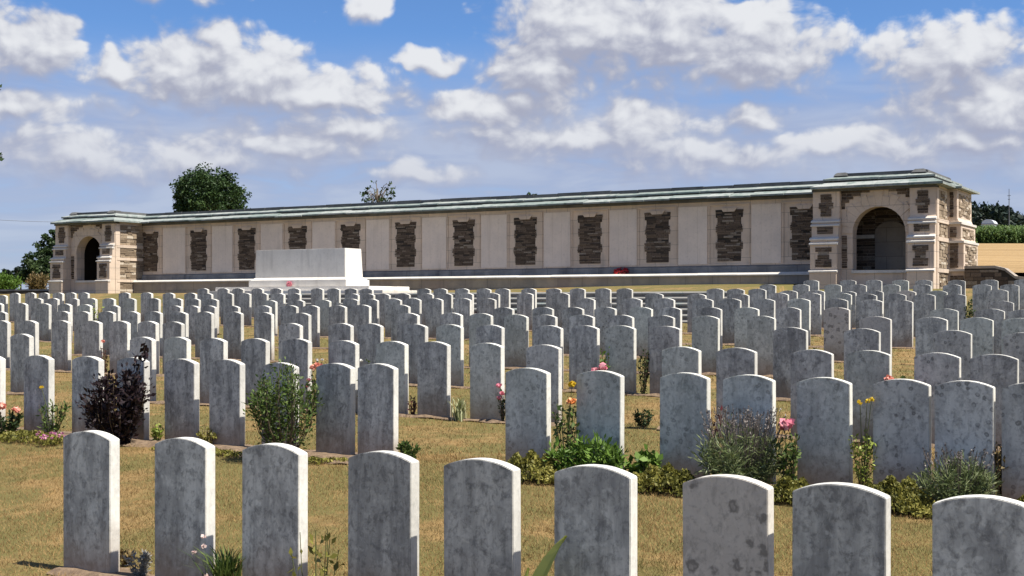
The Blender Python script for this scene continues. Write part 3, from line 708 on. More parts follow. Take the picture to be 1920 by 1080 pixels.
def pavilion(ua, mirror):
    """front span 3.25 m: buttress, arched bay, buttress; ua = left end along the wall"""
    vf, vbay, vb = 34.30, 34.70, 38.2
    A0, A1, O0, O1, B0, B1 = ua, ua + 0.74, ua + 1.05, ua + 2.45, ua + 2.58, ua + 3.26
    zs, rr = 3.43, 0.70
    # body: bay wall with the arched opening cut through, side and rear walls, floor slab
    pts = []
    N = 22; zt = EAVE + 0.01
    cx = (O0 + O1) / 2
    arch = [(cx - rr * math.cos(math.pi * i / N), zs + rr * math.sin(math.pi * i / N)) for i in range(N + 1)]
    bd = MB(); th = 0.38
    def slabquad(p, q, r_, s_):      # four (x, z) points, through the wall thickness
        bd.prism_y([p, q, r_, s_], vbay, vbay + th)
    slabquad((A1, 1.5), (A1, zs), (O0, zs), (O0, 1.5)); slabquad((O1, 1.5), (O1, zs), (B0, zs), (B0, 1.5))
    slabquad((A1, zs), (A1, zt), (O0, zt), (O0, zs)); slabquad((O1, zs), (O1, zt), (B0, zt), (B0, zs))
    for (xa, za), (xb, zb) in zip(arch, arch[1:]): slabquad((xa, za), (xa, zt), (xb, zt), (xb, zb))
    slabquad((O0, 1.5), (O0, 2.36), (O1, 2.36), (O1, 1.5))
    bd.box(A0 + 0.02, A0 + 0.45, vf + 0.4, vb, 1.5, zt)                                      # left side wall
    bd.box(B1 - 0.45, B1 - 0.02, vf + 0.4, vb, 1.5, zt)                                      # right side wall
    bd.box(A0 + 0.45, B1 - 0.45, 36.3, vb, 1.5, zt)                                         # back of the alcove
    bd.box(A0 + 0.45, B1 - 0.45, vbay + th, 36.3, 4.2, zt); bd.box(A0 + 0.45, B1 - 0.45, vbay + th, 36.3, 1.5, 2.2)
    pv = bd.build('pavilion', M['ashlar'], mem)
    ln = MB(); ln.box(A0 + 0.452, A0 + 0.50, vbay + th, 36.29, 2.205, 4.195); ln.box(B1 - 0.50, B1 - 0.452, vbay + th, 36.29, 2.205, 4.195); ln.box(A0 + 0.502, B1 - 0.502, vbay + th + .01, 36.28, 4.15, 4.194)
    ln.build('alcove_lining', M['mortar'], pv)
    # arch ring of voussoirs, stepped outside, and the sill
    ar = MB(); nv = 15
    for i in range(nv):
        t0, t1 = math.pi * i / nv + .002, math.pi * (i + 1) / nv - .002; tm = (t0 + t1) / 2
        ro_ = 0.98 + (0.10 if i % 2 else 0.0)
        if i == nv // 2: ro_ = 1.16
        q = [(cx - rr * math.cos(t0), zs + rr * math.sin(t0)), (cx - ro_ * math.cos(t0), zs + ro_ * math.sin(t0)),
             (cx - ro_ * math.cos(t1), zs + ro_ * math.sin(t1)), (cx - rr * math.cos(t1), zs + rr * math.sin(t1))]
        q = [(min(max(x, A1 + .01), B0 - .01), min(z, EAVE - 0.02)) for x, z in q]
        ar.prism_y(q, vbay - 0.022 - 0.006 * rnd.random(), vbay + 0.01)
    ar.build('arch_ring', M['ashlar'], pv)
    # rubble spandrels beside the ring, and dark jamb rubble
    sp = MB(); z = 3.40
    while z < EAVE - 0.05:
        h = rnd.uniform(0.06, 0.10)
        dd = 1.13
        dzz = z + h / 2 - zs
        xl = cx - math.sqrt(max(0, dd * dd - dzz * dzz)); xr_ = 2 * cx - xl
        step = math.floor((xl - A1) / 0.11) * 0.11 + A1
        for (a, b) in ((A1 + 0.01, step), (2 * cx - step + 0.02, B0 - 0.01)):
            x = a
            while b - x > 0.05:
                e = min(b, x + rnd.uniform(0.1, 0.28)); sp.box(x + .004, e - .004, vbay - rnd.uniform(.006, .03), vbay + .02, z + .004, z + h - .004, rnd.random()); x = e
        z += h
    rubble_fill(sp, A1 + 0.02, A1 + 0.17, 2.5, 3.38, vbay - 0.004, 0.02, length=(0.1, 0.2))
    sp.build('rubble_spandrel', M['rubble'], pv, tones=True)
    # alcove back: dark rubble left, pale round-headed panel right, string course
    al = MB(); rubble_fill(al, A0 + 0.5, cx - 0.52, 2.5, 4.2, 36.295, 0.04, course=(0.06, 0.11))
    rubble_fill(al, cx - 0.52, B1 - 0.5, 3.45, 4.2, 36.295, 0.02, course=(0.06, 0.11))
    al.build('rubble_infill', M['rubble'], pv, tones=True)
    sl = MB(); x0, x1 = cx - 0.50, cx + 0.36
    hd = [(x1, 2.5), (x0, 2.5)] + [((x0 + x1) / 2 - 0.43 * math.cos(math.pi * i / 12), 3.52 + 0.30 * math.sin(math.pi * i / 12)) for i in range(13)]
    sl.prism_y(hd, 36.19, 36.25); sl.build('name_panel', M['basewall'], pv)
    sc = MB(); sc.box(A0 + 0.46, cx - 0.51, 36.17, 36.30, 3.36, 3.46); sc.box(O0 - 0.02, O1 + 0.02, vbay - 0.05, vbay + th + 0.03, 2.36, 2.44); sc.build('sill', M['coping'], pv)
    # the two front buttresses with rubble inlays
    for (x0, x1) in ((A0, A1), (B0, B1)):
        g = MB(); g.prism_x(buttress_prof(vbay + 0.02, vf), x0, x1)
        bt = g.build('buttress', M['ashlar'], pv, bevel=0.012)
        f = MB(); c = (x0 + x1) / 2; hw = (x1 - x0) * 0.27
        rubble_fill(f, c - hw, c + hw, 3.90, 4.50, vf + 0.262, 0.025, [0.75, 0.75, 1.0, 1.0, 0.75, 0.75], length=(0.1, 0.3))
        rubble_fill(f, c - hw * 1.1, c + hw * 1.1, 3.42, 3.62, vf + 0.152, 0.02, length=(0.1, 0.3))
        rubble_fill(f, c - hw * 1.1, c + hw * 1.1, 2.52, 3.06, vf + 0.012, 0.025, [1.0, 1.0, 0.7, 0.7, 1.0, 1.0, 1.0], length=(0.1, 0.3))
        f.build('rubble_inlay', M['rubble'], bt, tones=True)
        cp = MB()                                             # drip mouldings of the offsets
        for z, y in ((3.76, vf + 0.20), (3.655, vf + 0.16), (3.28, vf + 0.06), (3.155, vf + 0.02)):
            cp.prism_x([(y + 0.07, z + 0.05), (y - 0.035, z + 0.012), (y - 0.035, z - 0.03), (y + 0.07, z - 0.03)], x0 - 0.02, x1 + 0.02)
        cp.prism_x([(vf + 0.05, 2.46), (vf - 0.075, 2.42), (vf - 0.075, 2.38), (vf + 0.05, 2.38)], x0 - 0.02, x1 + 0.02)
        cp.build('drip_moulding', M['coping'], bt)
    # sunlit return wall on the right: rubble painted sunlit between quoins and bands
    fa = MB(); d0, d1 = vf + 0.42, (VW - 0.02 if not mirror else 36.0)
    for z0, z1 in ((1.6, 2.36), (2.48, 3.18), (3.30, 3.66), (3.78, EAVE - 0.1)):
        rubble_fill(fa, d0 + 0.12, d1 - (0.0 if not mirror else 0.1), z0, z1, -(B1 - 0.014), 0.03, face='x', course=(0.05, 0.11), length=(0.14, 0.4))
    fa.build('rubble_side', M['rubble_sunlit'], pv, tones=True)
    bn = MB()
    for z in (2.42, 3.24, 3.72): bn.box(B1 - 0.05, B1 + 0.03, d0 - 0.05, d1, z - 0.055, z + 0.05)
    bn.box(B1 - 0.04, B1 + 0.02, vf + 0.3, d0 + 0.10, 1.5, EAVE - 0.02)
    bn.build('quoin_band', M['ashlar'], pv)
    if mirror:                                                # end buttress standing out from the far right corner
        e0 = B1; e1 = B1 + 0.40
        prof = [(e0 - 0.1, 1.5), (e1 + 0.08, 1.5), (e1 + 0.08, 2.40), (e1, 2.46), (e1, 3.16), (e1 - 0.07, 3.28), (e1 - 0.07, 3.62), (e1 - 0.17, 3.84), (e1 - 0.17, EAVE), (e0 - 0.1, EAVE)]
        g = MB(); g.prism_y(prof[::-1], 36.0, 37.9)
        eb = g.build('end_buttress', M['ashlar'], pv, bevel=0.012)
        f = MB()
        rubble_fill(f, e0 + 0.04, e1 - 0.26, 3.86, EAVE - 0.08, 35.995, 0.03, length=(0.08, 0.2)); rubble_fill(f, e0 + 0.04, e1 - 0.14, 2.5, 3.2, 35.995, 0.03, length=(0.08, 0.2))
        rubble_fill(f, e0 + 0.04, e1 - 0.18, 3.32, 3.6, 35.995, 0.03, length=(0.08, 0.2)); rubble_fill(f, e0 + 0.04, e1, 1.6, 2.3, 35.995, 0.03, length=(0.08, 0.2))
        f.build('rubble_inlay', M['rubble'], eb, tones=True)
        f = MB()
        rubble_fill(f, 36.2, 37.7, 2.52, 3.12, -(e1 - 0.004), 0.03, face='x'); rubble_fill(f, 36.2, 37.7, 3.3, 3.58, -(e1 - 0.074), 0.03, face='x')
        rubble_fill(f, 36.2, 37.7, 3.9, 4.5, -(e1 - 0.174), 0.03, face='x'); rubble_fill(f, 36.2, 37.7, 1.7, 2.3, -(e1 + 0.076), 0.03, face='x')
        f.build('rubble_side', M['rubble_sunlit'], eb, tones=True)
        f = MB()
        for z, x in ((2.44, e1 + 0.02), (3.2, e1 - 0.03), (3.70, e1 - 0.09)): f.box(e0 - 0.05, x + 0.05, 35.93, 37.95, z - 0.03, z + 0.03)
        f.build('drip_moulding', M['coping'], eb)
    # slab roof: two stepped courses on all sides and a ridge with a cap at each end
    rf = MB(); xr = B1 + (0.4 if mirror else 0.12); xl = A0 + 0.06
    xe = B1 + 0.12
    # front courses, mitred at the hips, then the side and rear slopes
    def hip(x0, x1, yo, yi, y2, z0, z1, lip):
        n = 4; d = yi - yo
        for k in range(n):
            a0, a1 = x0 + (x1 - x0) * k / n, x0 + (x1 - x0) * (k + 1) / n
            b0 = x0 + d if k == 0 else a0; b1 = x1 - d if k == n - 1 else a1; e_ = rnd.uniform(-.008, .008); g_ = 0.004
            rf.add([(a0 + g_, yo, z0 + e_), (a1 - g_, yo, z0 + e_), (a1 - g_, yo, z0 + lip + e_), (a0 + g_, yo, z0 + lip + e_), (b0 + g_, yi, z1 + e_), (b1 - g_, yi, z1 + e_), (b0 + g_, yi, z0 + e_), (b1 - g_, yi, z0 + e_)],
                   [(0, 1, 2, 3), (3, 2, 5, 4), (0, 6, 7, 1), (0, 3, 4, 6), (1, 7, 5, 2)], rnd.random())
        for xo, s_ in ((x0, 1), (x1, -1)):
            rf.add([(xo, yo + .004, z0), (xo, y2, z0), (xo, y2, z0 + lip), (xo, yo + .004, z0 + lip), (xo + s_ * d, yi, z1), (xo + s_ * d, y2 - d, z1), (xo + s_ * d, yi, z0), (xo + s_ * d, y2 - d, z0)],
                   [(0, 1, 2, 3), (3, 2, 5, 4), (0, 1, 7, 6)], rnd.random())
    hip(xl - 0.06, xe + 0.10, vf + 0.03, vf + 0.36, vb + 0.1, EAVE + 0.01, EAVE + 0.20, 0.06)
    hip(xl + 0.20, xe - 0.16, vf + 0.33, vf + 0.62, vb - 0.2, EAVE + 0.235, EAVE + 0.37, 0.05)
    if mirror: hip(B1 - 0.5, xr - 0.02, 35.86, 36.16, vb + 0.12, EAVE + 0.005, EAVE + 0.17, 0.055)
    bc = MB(); bc.box(A0 - 0.02, B1 + 0.02, vf + 0.235, vf + 0.5, EAVE - 0.05, EAVE + 0.008); bc.box(xl + 0.22, xe - 0.18, vf + 0.42, vb - 0.3, EAVE + 0.12, EAVE + 0.24)  # dark strips painting the shade under the eaves and second course
    bc.build('eaves_shade_strip', M['ridge'], pv)
    ro2 = rf.build('roof', M['slate'], pv, tones=True)
    g = MB(); g.box(xl + 0.45, xe - 0.40, vf + 0.56, vb - 0.5, EAVE + 0.30, EAVE + 0.445)
    for x in (xl + 0.50, xe - 0.75): g.frustum((x - 0.08, x + 0.34, vf + 0.50, vf + 1.0, EAVE + 0.37), (x, x + 0.26, vf + 0.58, vf + 0.92, EAVE + 0.475))
    g.build('ridge', M['ridge'], ro2, bevel=0.015)
    return pv
pavilion(-40.9, False)
pavilion(-10.86, True)

# wall lines running on at both ends
def low_wall(name, label, u0, u1, v, z0, top, coping):
    e = empty(name, ((u0 + u1) / 2, v, z0)); tag(e, label, 'wall')
    n = max(8, int((u1 - u0) / 0.25)); g = MB(); c = MB()
    for i in range(n):
        a = u0 + (u1 - u0) * i / n; b = u0 + (u1 - u0) * (i + 1) / n
        za, zb = top(a), top(b)
        g.prism_y([(a, z0 - 0.5), (a, za - 0.07), (b, zb - 0.07), (b, z0 - 0.5)], v, v + 0.45)
        c.prism_y([(a, za - 0.07), (a, za), (b, zb), (b, zb - 0.07)], v - 0.04, v + 0.5)
    g.build('wall_body', M['mortar'], e)
    f = MB(); zz = z0 - 0.3
    while zz < max(top(u0), top(u1)) - 0.1:
        h = rnd.uniform(.07, .12); x = u0
        while x < u1:
            l = x + rnd.uniform(.15, .4)
            if zz + h < min(top(x), top(min(l, u1))) - 0.07: f.box(x + .005, min(l, u1) - .005, v - rnd.uniform(.005, .035), v + .02, zz + .005, zz + h - .005, rnd.random())
            x = l
        zz += h
    f.build('rubble_facing', M['rubble'], e, tones=True)
    c.build('coping', M[coping], e)
low_wall('boundary_wall', 'low dark rubble wall with swept coping right of the memorial', -7.1, 4.0, 35.6, 1.6, lambda u: 2.54 - 0.31 * smooth(bx(1872, 35.6), bx(1912, 35.6), u), 'basewall')
low_wall('boundary_wall', 'low dark rubble wall in shade left of the memorial', -60.0, -41.1, 35.2, 1.6, lambda u: 2.13, 'grime_and_shade')

# ------------------------------------------------------------ steps, altar stone, wreaths
stp = empty('terrace_steps', ((ST0 + ST1) / 2, 28.6, 1.1)); tag(stp, 'wide pale stone step flight between the headstones and the memorial terrace', 'steps')
NS = 6; z0 = 1.02; rise = (TER - 0.20 - z0) / NS
for k in range(NS):
    g = MB(); v0 = 27.9 + 0.38 * k; x = ST0
    while x < ST1 - 0.05:
        e = min(ST1, x + rnd.uniform(1.1, 1.7)); e = ST1 if ST1 - e < 0.5 else e
        zt_ = z0 + rise * (k + 1) + rnd.uniform(-.003, .003); vd = v0 + (0.40 if k < NS - 1 else 0.5)
        g.prism_x([(vd, zt_ - 0.07), (vd, zt_), (v0 + 0.02, zt_), (v0 - 0.03, zt_ - 0.035), (v0 - 0.03, zt_ - 0.07)], x + .003, e - .003); x = e
    s_ = g.build('step', M['step'], stp)
    g = MB(); g.box(ST0 + .02, ST1 - .02, v0 + 0.02, v0 + 0.42, z0 + rise * k - (0.6 if k == 0 else 0.02), z0 + rise * (k + 1) - 0.065); g.build('shade_riser', M['grime_and_shade'], s_)  # dark riser stands in for the shadow line under the nosing
AV = 31.0
a0, a1 = bx(480, AV), bx(647, AV)
ac = (a0 + a1) / 2
alt = empty('altar_stone', (ac, AV + 0.4, TER - 0.05)); tag(alt, 'big white altar-like memorial stone block on low steps before the long wall', 'altar')
zt = 3.215; zb = TER + 0.02
g = MB(); g.frustum((a0 - 0.02, a1 + 0.02, AV - 0.02, AV + 0.86, zb + 0.28), (a0, a1, AV, AV + 0.80, zt)); g.build('block', M['altar'], alt, bevel=0.012)
g = MB(); g.frustum((a0 - 0.16, a1 + 0.16, AV - 0.16, AV + 1.0, zb), (a0 - 0.16, a1 + 0.16, AV - 0.16, AV + 1.0, zb + 0.20)); g.frustum((a0 - 0.14, a1 + 0.14, AV - 0.14, AV + 0.98, zb + 0.19), (a0 - 0.02, a1 + 0.02, AV - 0.02, AV + 0.86, zb + 0.285))
g.build('plinth', M['altar'], alt, bevel=0.01)
for k, (o, zz) in enumerate(((1.25, zb - 0.005), (1.85, zb - 0.125))):
    g = MB(); g.box(a0 - o, a1 + o, AV - 0.16 - o * 0.26, AV + 1.0 + o * 0.45, zz - 0.3, zz); g.build('step', M['altar'], alt, bevel=0.01)

def wreath(name, label, loc, r, mat, lean):
    e = empty(name, loc); tag(e, label, 'wreath')
    q = np.random.default_rng(int(r * 1000)); n = 260
    th = q.uniform(0, 2 * np.pi, n); ph = q.uniform(0, 2 * np.pi, n); rr = 0.28 * r
    cx = (r - rr + rr * np.cos(ph)) * np.cos(th); cz = (r - rr + rr * np.cos(ph)) * np.sin(th); cy = rr * np.sin(ph)
    P = np.stack([cx + loc[0], cy * math.cos(lean) + (cz + r) * math.sin(lean) + loc[1], (cz + r) * math.cos(lean) - cy * math.sin(lean) + loc[2]], 1)
    leaf_mesh('petals', P, q.normal(size=(n, 3)), 0.07, M[mat], q.random(n), e, aspect=1.1, seed=3)
    g = MB(); g.tube([(loc[0] + (r - rr) * math.cos(a), loc[1] + ((r - rr) * math.sin(a) + r) * math.sin(lean), loc[2] + ((r - rr) * math.sin(a) + r) * math.cos(lean)) for a in np.linspace(0, 2 * np.pi, 20)], rr * 0.8, n=6)
    g.build('ring', M['leaf_dark'], e)
u = bx(1160, 35.65); wreath('poppy_wreath', 'red wreath lying on the ledge of the long wall', (u, 35.62, LEDGE + 0.02), 0.22, 'petal_red', 1.25)
u = bx(541, AV - 0.25); wreath('poppy_wreath', 'small pinkish red wreath leaning on the white altar stone', (u, AV - 0.24, zb + 0.005), 0.07, 'petal_pink', 0.25)

# ------------------------------------------------------------ trees and country beyond
def tree(name, label, u, v, z, h, cw, crown_z, mat, nclump, nleaf, leaf, seed, group=None, trunk=True, sparse=False, squash=0.85, cat='tree'):
    """tapered trunk and limbs carrying leaf clumps through the volume of an uneven crown"""
    q = np.random.default_rng(seed); e = empty(name, (u, v, z)); tag(e, label, cat, group)
    c0 = np.array([u, v, z + crown_z]); R3 = np.array([cw / 2, cw / 2, (h - crown_z) * 1.0])
    cl_ = []
    while len(cl_) < nclump:
        d = q.normal(size=3); d /= np.linalg.norm(d)
        if d[2] < -0.45: continue
        r = q.uniform(0.45, 1.0) ** 0.6 * (1 + 0.10 * math.sin(3 * math.atan2(d[1], d[0]) + seed) + 0.08 * math.sin(5 * d[2] + seed))
        p = c0 + d * R3 * r * np.array([0.86, 0.86, squash if d[2] > 0 else 0.5])
        cl_.append(p)
    cl_ = np.array(cl_)
    g = MB(); top = (u, v, z + crown_z + (h - crown_z) * 0.45)
    tr = h * (0.028 if not sparse else 0.012)
    if trunk:
        g.tube([(u, v, z - 0.2), (u + .02 * h, v, z + crown_z * 0.6), top], tr, tr * 0.4, 7)
        for k in range(0, nclump, max(1, nclump // (22 if not sparse else 40))):
            s = 0.25 + 0.6 * q.random(); b = Vector((u, v, z + crown_z * (0.5 + 0.6 * s)))
            t_ = Vector(cl_[k]); m = b.lerp(t_, 0.5) + Vector((0, 0, 0.06 * h)); g.tube([b, m, t_], tr * 0.38, tr * 0.08, 5)
        g.build('trunk', M['bark'], e, smooth=True)
    P, N, T = [], [], []
    for p in cl_:
        rc = cw * q.uniform(0.07, 0.14) * (0.8 if sparse else 1.0)
        k = max(4, int(nleaf / nclump * q.uniform(0.6, 1.4)))
        d = q.normal(size=(k, 3)); d /= np.linalg.norm(d, axis=1, keepdims=True)
        P.append(p + d * rc * q.uniform(0.3, 1.0, (k, 1)) * np.array([1, 1, 0.75])); N.append(d + q.normal(size=(k, 3)) * 0.6 - np.array([0, 0, 0.3]))
        T.append(np.clip(q.normal(0.45, 0.12) + q.normal(0, 0.18, k), 0, 1))
    leaf_mesh('crown', np.concatenate(P), np.concatenate(N), leaf, mat, np.concatenate(T), e, seed=seed)
    return e
def beyond(x, d):
    """ground point d metres out on the bearing of a picture column"""
    X = (x - 960) / F * d; return X * CA - d * SA, X * SA + d * CA
def tree_at(name, label, x, d, ytop, ybase_crown, wpx, **k):
    u, v = beyond(x, d); z = gz(u, v)
    top = EYE + (YH - ytop) * d / F; cb = EYE + (YH - ybase_crown) * d / F
    return tree(name, label, u, v, z, top - z, wpx * d / F, cb - z, **k)
tree_at('broadleaf_tree', 'tall dense round dark green tree rising behind the wall roof', 392, 130, 314, 385, 152, mat=M['leaf_tree'], nclump=210, nleaf=24000, leaf=0.27, seed=5, squash=0.98)
tree_at('sapling_tree', 'small sparse tree with thin airy crown showing above the wall roof', 708, 75, 331, 372, 76, mat=M['leaf_tree'], nclump=34, nleaf=270, leaf=0.18, seed=12, sparse=True, squash=1.0)
tree_at('broadleaf_tree', 'tree of which only a tiny leafy tip shows over the wall roof', 992, 90, 358, 385, 40, mat=M['leaf_tree'], nclump=26, nleaf=420, leaf=0.2, seed=13, sparse=True)
tree_at('dark_tree', 'dark bushy tree standing hard behind the left pavilion', 108, 85, 418, 490, 92, mat=M['leaf_dark'], nclump=90, nleaf=8000, leaf=0.22, seed=15)
tree_at('dark_tree', 'lower dark shrubby tree at the left foot of the bushy tree', 72, 80, 474, 518, 84, mat=M['leaf_dark'], nclump=60, nleaf=5000, leaf=0.2, seed=16)
for i, (x, y, w, lab) in enumerate(((38, 488, 34, 'distant bluish tree, tallest left of the pavilion'), (14, 500, 30, 'distant bluish tree near the left edge of the view'), (60, 502, 30, 'distant bluish tree beside the dark bushy tree'))):
    tree_at('distant_tree', lab, x, 210 + 12 * i, y, 522, w, mat=M['leaf_far'], nclump=34, nleaf=1500, leaf=0.45, seed=30 + i, group='distant trees left of the memorial')

def shrub(name, label, u, v, z, w, h, mat, n, leaf, seed, cat='shrub', shape='dome', stem=True, aspect=1.9, base=0.0, twig='twig', loose=0.3, nst=16):
    """stems fanning from the ground and separate leaves along and around them"""
    q = np.random.default_rng(seed); e = empty(name, (u, v, z)); tag(e, label, cat)
    S = []; g = MB()
    for k in range(nst):
        a = q.uniform(0, 2 * np.pi); rr = q.uniform(0.1, 1.0) ** 0.7
        hh = h * (1 - 0.35 * rr ** 2) * q.uniform(0.75, 1.0)
        if shape == 'upright': hh = h * q.uniform(0.7, 1.0)
        p0 = np.array([u + 0.05 * w * math.cos(a), v + 0.05 * w * math.sin(a), z - 0.02]); p2 = np.array([u + 0.5 * w * rr * math.cos(a), v + 0.5 * w * rr * math.sin(a), z + hh])
        p1 = (p0 + p2) / 2 + np.array([math.cos(a), math.sin(a), 0]) * w * (0.10 if shape == 'dome' else 0.02)
        S.append((p0, p1, p2))
        if stem: g.tube([p0, p1, p2], max(0.0025, 0.006 * h), 0.0018, 4)
    if stem: g.build('stems', M[twig], e)
    P, N, T = [], [], []
    for k in range(n):
        p0, p1, p2 = S[q.integers(len(S))]; t = base + (1 - base) * q.random() ** 0.75
        p = p0 * (1 - t) ** 2 + 2 * p1 * t * (1 - t) + p2 * t * t
        d = q.normal(size=3); d /= np.linalg.norm(d)
        P.append(p + d * w * 0.16 * loose / 0.3 * q.random()); N.append(d + np.array([0, 0, 0.5])); T.append(np.clip(0.45 + 0.22 * q.normal() + 0.1 * math.sin(k % len(S)), 0, 1))
    P = np.array(P); P[:, 2] = np.maximum(P[:, 2], z + 0.012)
    leaf_mesh('foliage', P, N, leaf, mat, T, e, aspect=aspect, seed=seed)
    return e
def blossoms(e, spots, mat, r, n=26, seed=1, name='blossom', stems=None):
    """each flower head is a part of its plant: petals packed on a small ball"""
    for i, p in enumerate(spots):
        q = np.random.default_rng(seed * 50 + i); d = q.normal(size=(n, 3)); d /= np.linalg.norm(d, axis=1, keepdims=True)
        tang = np.cross(d, q.normal(size=(n, 3)))
        leaf_mesh(name, np.array(p) + d * r * q.uniform(0.5, 1, (n, 1)) * np.array([1, 1, 0.75]), tang, r * 1.15, M[mat], q.random(n), e, aspect=1.15, seed=i)
    if stems:
        g = MB()
        for p in spots: g.tube([stems, ((stems[0] + p[0]) / 2, (stems[1] + p[1]) / 2, stems[2] + (p[2] - stems[2]) * 0.6), p], 0.004, 0.0025, 4)
        g.build('flower_stem', M['stem'], e)
def blades(name, label, u, v, z, w, h, mat, n, wid, seed, cat='plant', spread=0.6, tips=None, kink=0.0):
    """a tuft of arching strap leaves"""
    q = np.random.default_rng(seed); e = empty(name, (u, v, z)); tag(e, label, cat)
    g = MB()
    for k in range(n):
        a = q.uniform(0, 2 * np.pi); hh = h * q.uniform(0.6, 1.0); out = w / 2 * q.uniform(0.2, 1.0) * spread / 0.6
        b = np.array([u + 0.12 * w * q.normal(), v + 0.12 * w * q.normal(), z - 0.01])
        dr = np.array([math.cos(a), math.sin(a), 0]); sd = np.array([-math.sin(a), math.cos(a), 0]) * wid / 2
        tone = q.random(); prev = None
        for t in (0, 0.35, 0.7, 1.0):
            p = b + dr * out * t ** 1.6 + np.array([0, 0, hh * (t - 0.28 * t ** 3)]); wv_ = sd * (1 - 0.92 * t ** 2) * (0.7 if t == 0 else 1)
            cur = (p - wv_, p + wv_)
            if prev is not None: g.add([prev[0], prev[1], cur[1], cur[0]], [(0, 1, 2, 3)], tone)
            prev = cur
    g.build('leaves', mat, e, tones=True)
    return e
def lavender(name, label, u, v, z, w, h, seed, nsp=150):
    e = shrub(name, label, u, v, z, w * 1.08, h * 0.80, M['leaf_grey'], 4600, 0.050, seed, 'lavender', stem=False, aspect=5.5, loose=0.34, nst=40)
    q = np.random.default_rng(seed + 1); g = MB(); P, N = [], []
    for k in range(nsp):
        a = q.uniform(0, 2 * np.pi); rr = q.random() ** 0.6
        p0 = np.array([u + .3 * w * rr * math.cos(a), v + .3 * w * rr * math.sin(a), z + h * 0.3]); p1 = np.array([u + .52 * w * rr * math.cos(a), v + .52 * w * rr * math.sin(a), z + h * q.uniform(0.72, 1.0)])
        g.tube([p0, p1], 0.0022, 0.0016, 3)
        for j in range(6): P.append(p1 + (p0 - p1) * 0.15 * j / 6 + q.normal(size=3) * 0.003); N.append(q.normal(size=3) + np.array([0, 0, 1.5]))
    g.build('flower_stem', M['lavender'], e)
    leaf_mesh('flower_spikes', P, N, 0.017, M['lavender'], q.random(len(P)), e, seed=seed)['kind'] = 'stuff'
    return e
def on(x, v, vo=0.0):
    u = bx(x, v + vo); return u, v + vo, und(u, v + vo) + 0.01
V0, V1, V2, V3, V4, V5, V6, V7 = [r[0] for r in ROWS[:8]]
G = M
# --- bushes left of the memorial
for x, d, yt, wpx, mt, lab in ((10, 62, 512, 52, 'leaf_bright', 'clipped bright green hedge bush at the left edge beyond the headstones'),):
    u, v = beyond(x, d); z = gz(u, v); shrub('hedge_bush', lab, u, v, z, wpx * d / F, EYE + (YH - yt) * d / F - z, M[mt], 5200, 0.13, 41, 'bush', loose=0.42, nst=40)
u, v = beyond(74, 56); z = gz(u, v); shrub('dry_bush', 'ochre dried bush behind the low wall left of the pavilion', u, v, z, 1.0, EYE + (YH - 512) * 56 / F - z, M['leaf_dry'], 2600, 0.10, 42, 'bush', nst=30, loose=0.5)
# --- second-row bed
P_ = lambda x, w, v: w / ppm(x, v)
u, v, z = on(14, V1, -0.25); e = shrub('rose_bush', 'low rose bush with pink and salmon blooms at the left edge', u, v, z, P_(14, 56, v), 0.30, G['leaf_dark'], 420, 0.05, 51, 'rose')
blossoms(e, [(u - .08, v - .05, z + .30), (u + .05, v - .1, z + .31), (u + .13, v, z + .27)], 'petal_salmon', 0.040, seed=51); blossoms(e, [(u - .14, v - .06, z + .22), (u - .02, v - .12, z + .24)], 'petal_pink', 0.036, seed=52)
u, v, z = on(98, V1, -0.15); e = shrub('leafy_plant', 'loose dark green plant with one yellow flower between second-row headstones', u, v, z, P_(98, 66, v), 0.36, G['leaf_green'], 420, 0.05, 53, 'plant', 'upright', aspect=3.2)
blossoms(e, [(u - .10, v - .05, z + .50)], 'petal_yellow', 0.020, seed=53, stems=(u, v, z))
u, v, z = on(92, V1, -0.55); e = shrub('flower_cushion', 'low cushion of magenta pink flowers before the second row', u, v, z, P_(92, 56, v), 0.10, G['leaf_olive'], 200, 0.03, 54, 'flowers', stem=False)
q_ = random.Random(5)
blossoms(e, [(u + q_.uniform(-.14, .14), v + q_.uniform(-.1, .1), z + q_.uniform(.07, .12)) for k in range(16)], 'petal_magenta', 0.016, 12, seed=54)
u, v, z = on(222, V1, -0.25); e = shrub('purple_shrub', 'dark purple-leaved shrub before the second row of headstones', u, v, z, P_(222, 132, v), 0.78, G['leaf_purple'], 3600, 0.050, 55, 'shrub', nst=26)
q5 = np.random.default_rng(9); tp = np.array([u + 0.33, v + .02, z + 0.93]); t0 = np.array([u + 0.12, v, z + 0.45])
g = MB(); g.tube([t0, (t0 + tp) / 2 + np.array([.03, 0, .02]), tp], 0.005, 0.002, 4); g.build('stems', M['twig'], e)
tt = q5.random(60); leaf_mesh('foliage', t0 + (tp - t0) * tt[:, None] + q5.normal(size=(60, 3)) * 0.03, q5.normal(size=(60, 3)) + np.array([.3, 0, .6]), 0.055, G['leaf_purple'], q5.random(60), e, seed=9)
u, v, z = on(538, V1, -0.28); shrub('green_shrub', 'large airy green shrub with bare lower stems in the second row', u, v, z, P_(538, 148, v), 0.86, G['leaf_green'], 3000, 0.038, 56, 'shrub', base=0.25, nst=44, aspect=2.3)
u, v, z = on(766, V1, 0.0); shrub('small_bush', 'small green bush right of the aisle headstone in second row', u, v, z, P_(766, 44, v), 0.17, G['leaf_green'], 380, 0.04, 57, 'plant')
for x, lab, m in ((296, 'small yellowish plant right of the purple shrub', 'leaf_lime'), (388, 'small yellowish plant between two second-row headstones', 'leaf_olive')):
    u, v, z = on(x, V1, -0.05); shrub('small_plant', lab, u, v, z, 0.18, 0.20, G[m], 150, 0.04, 58 + x, 'plant')
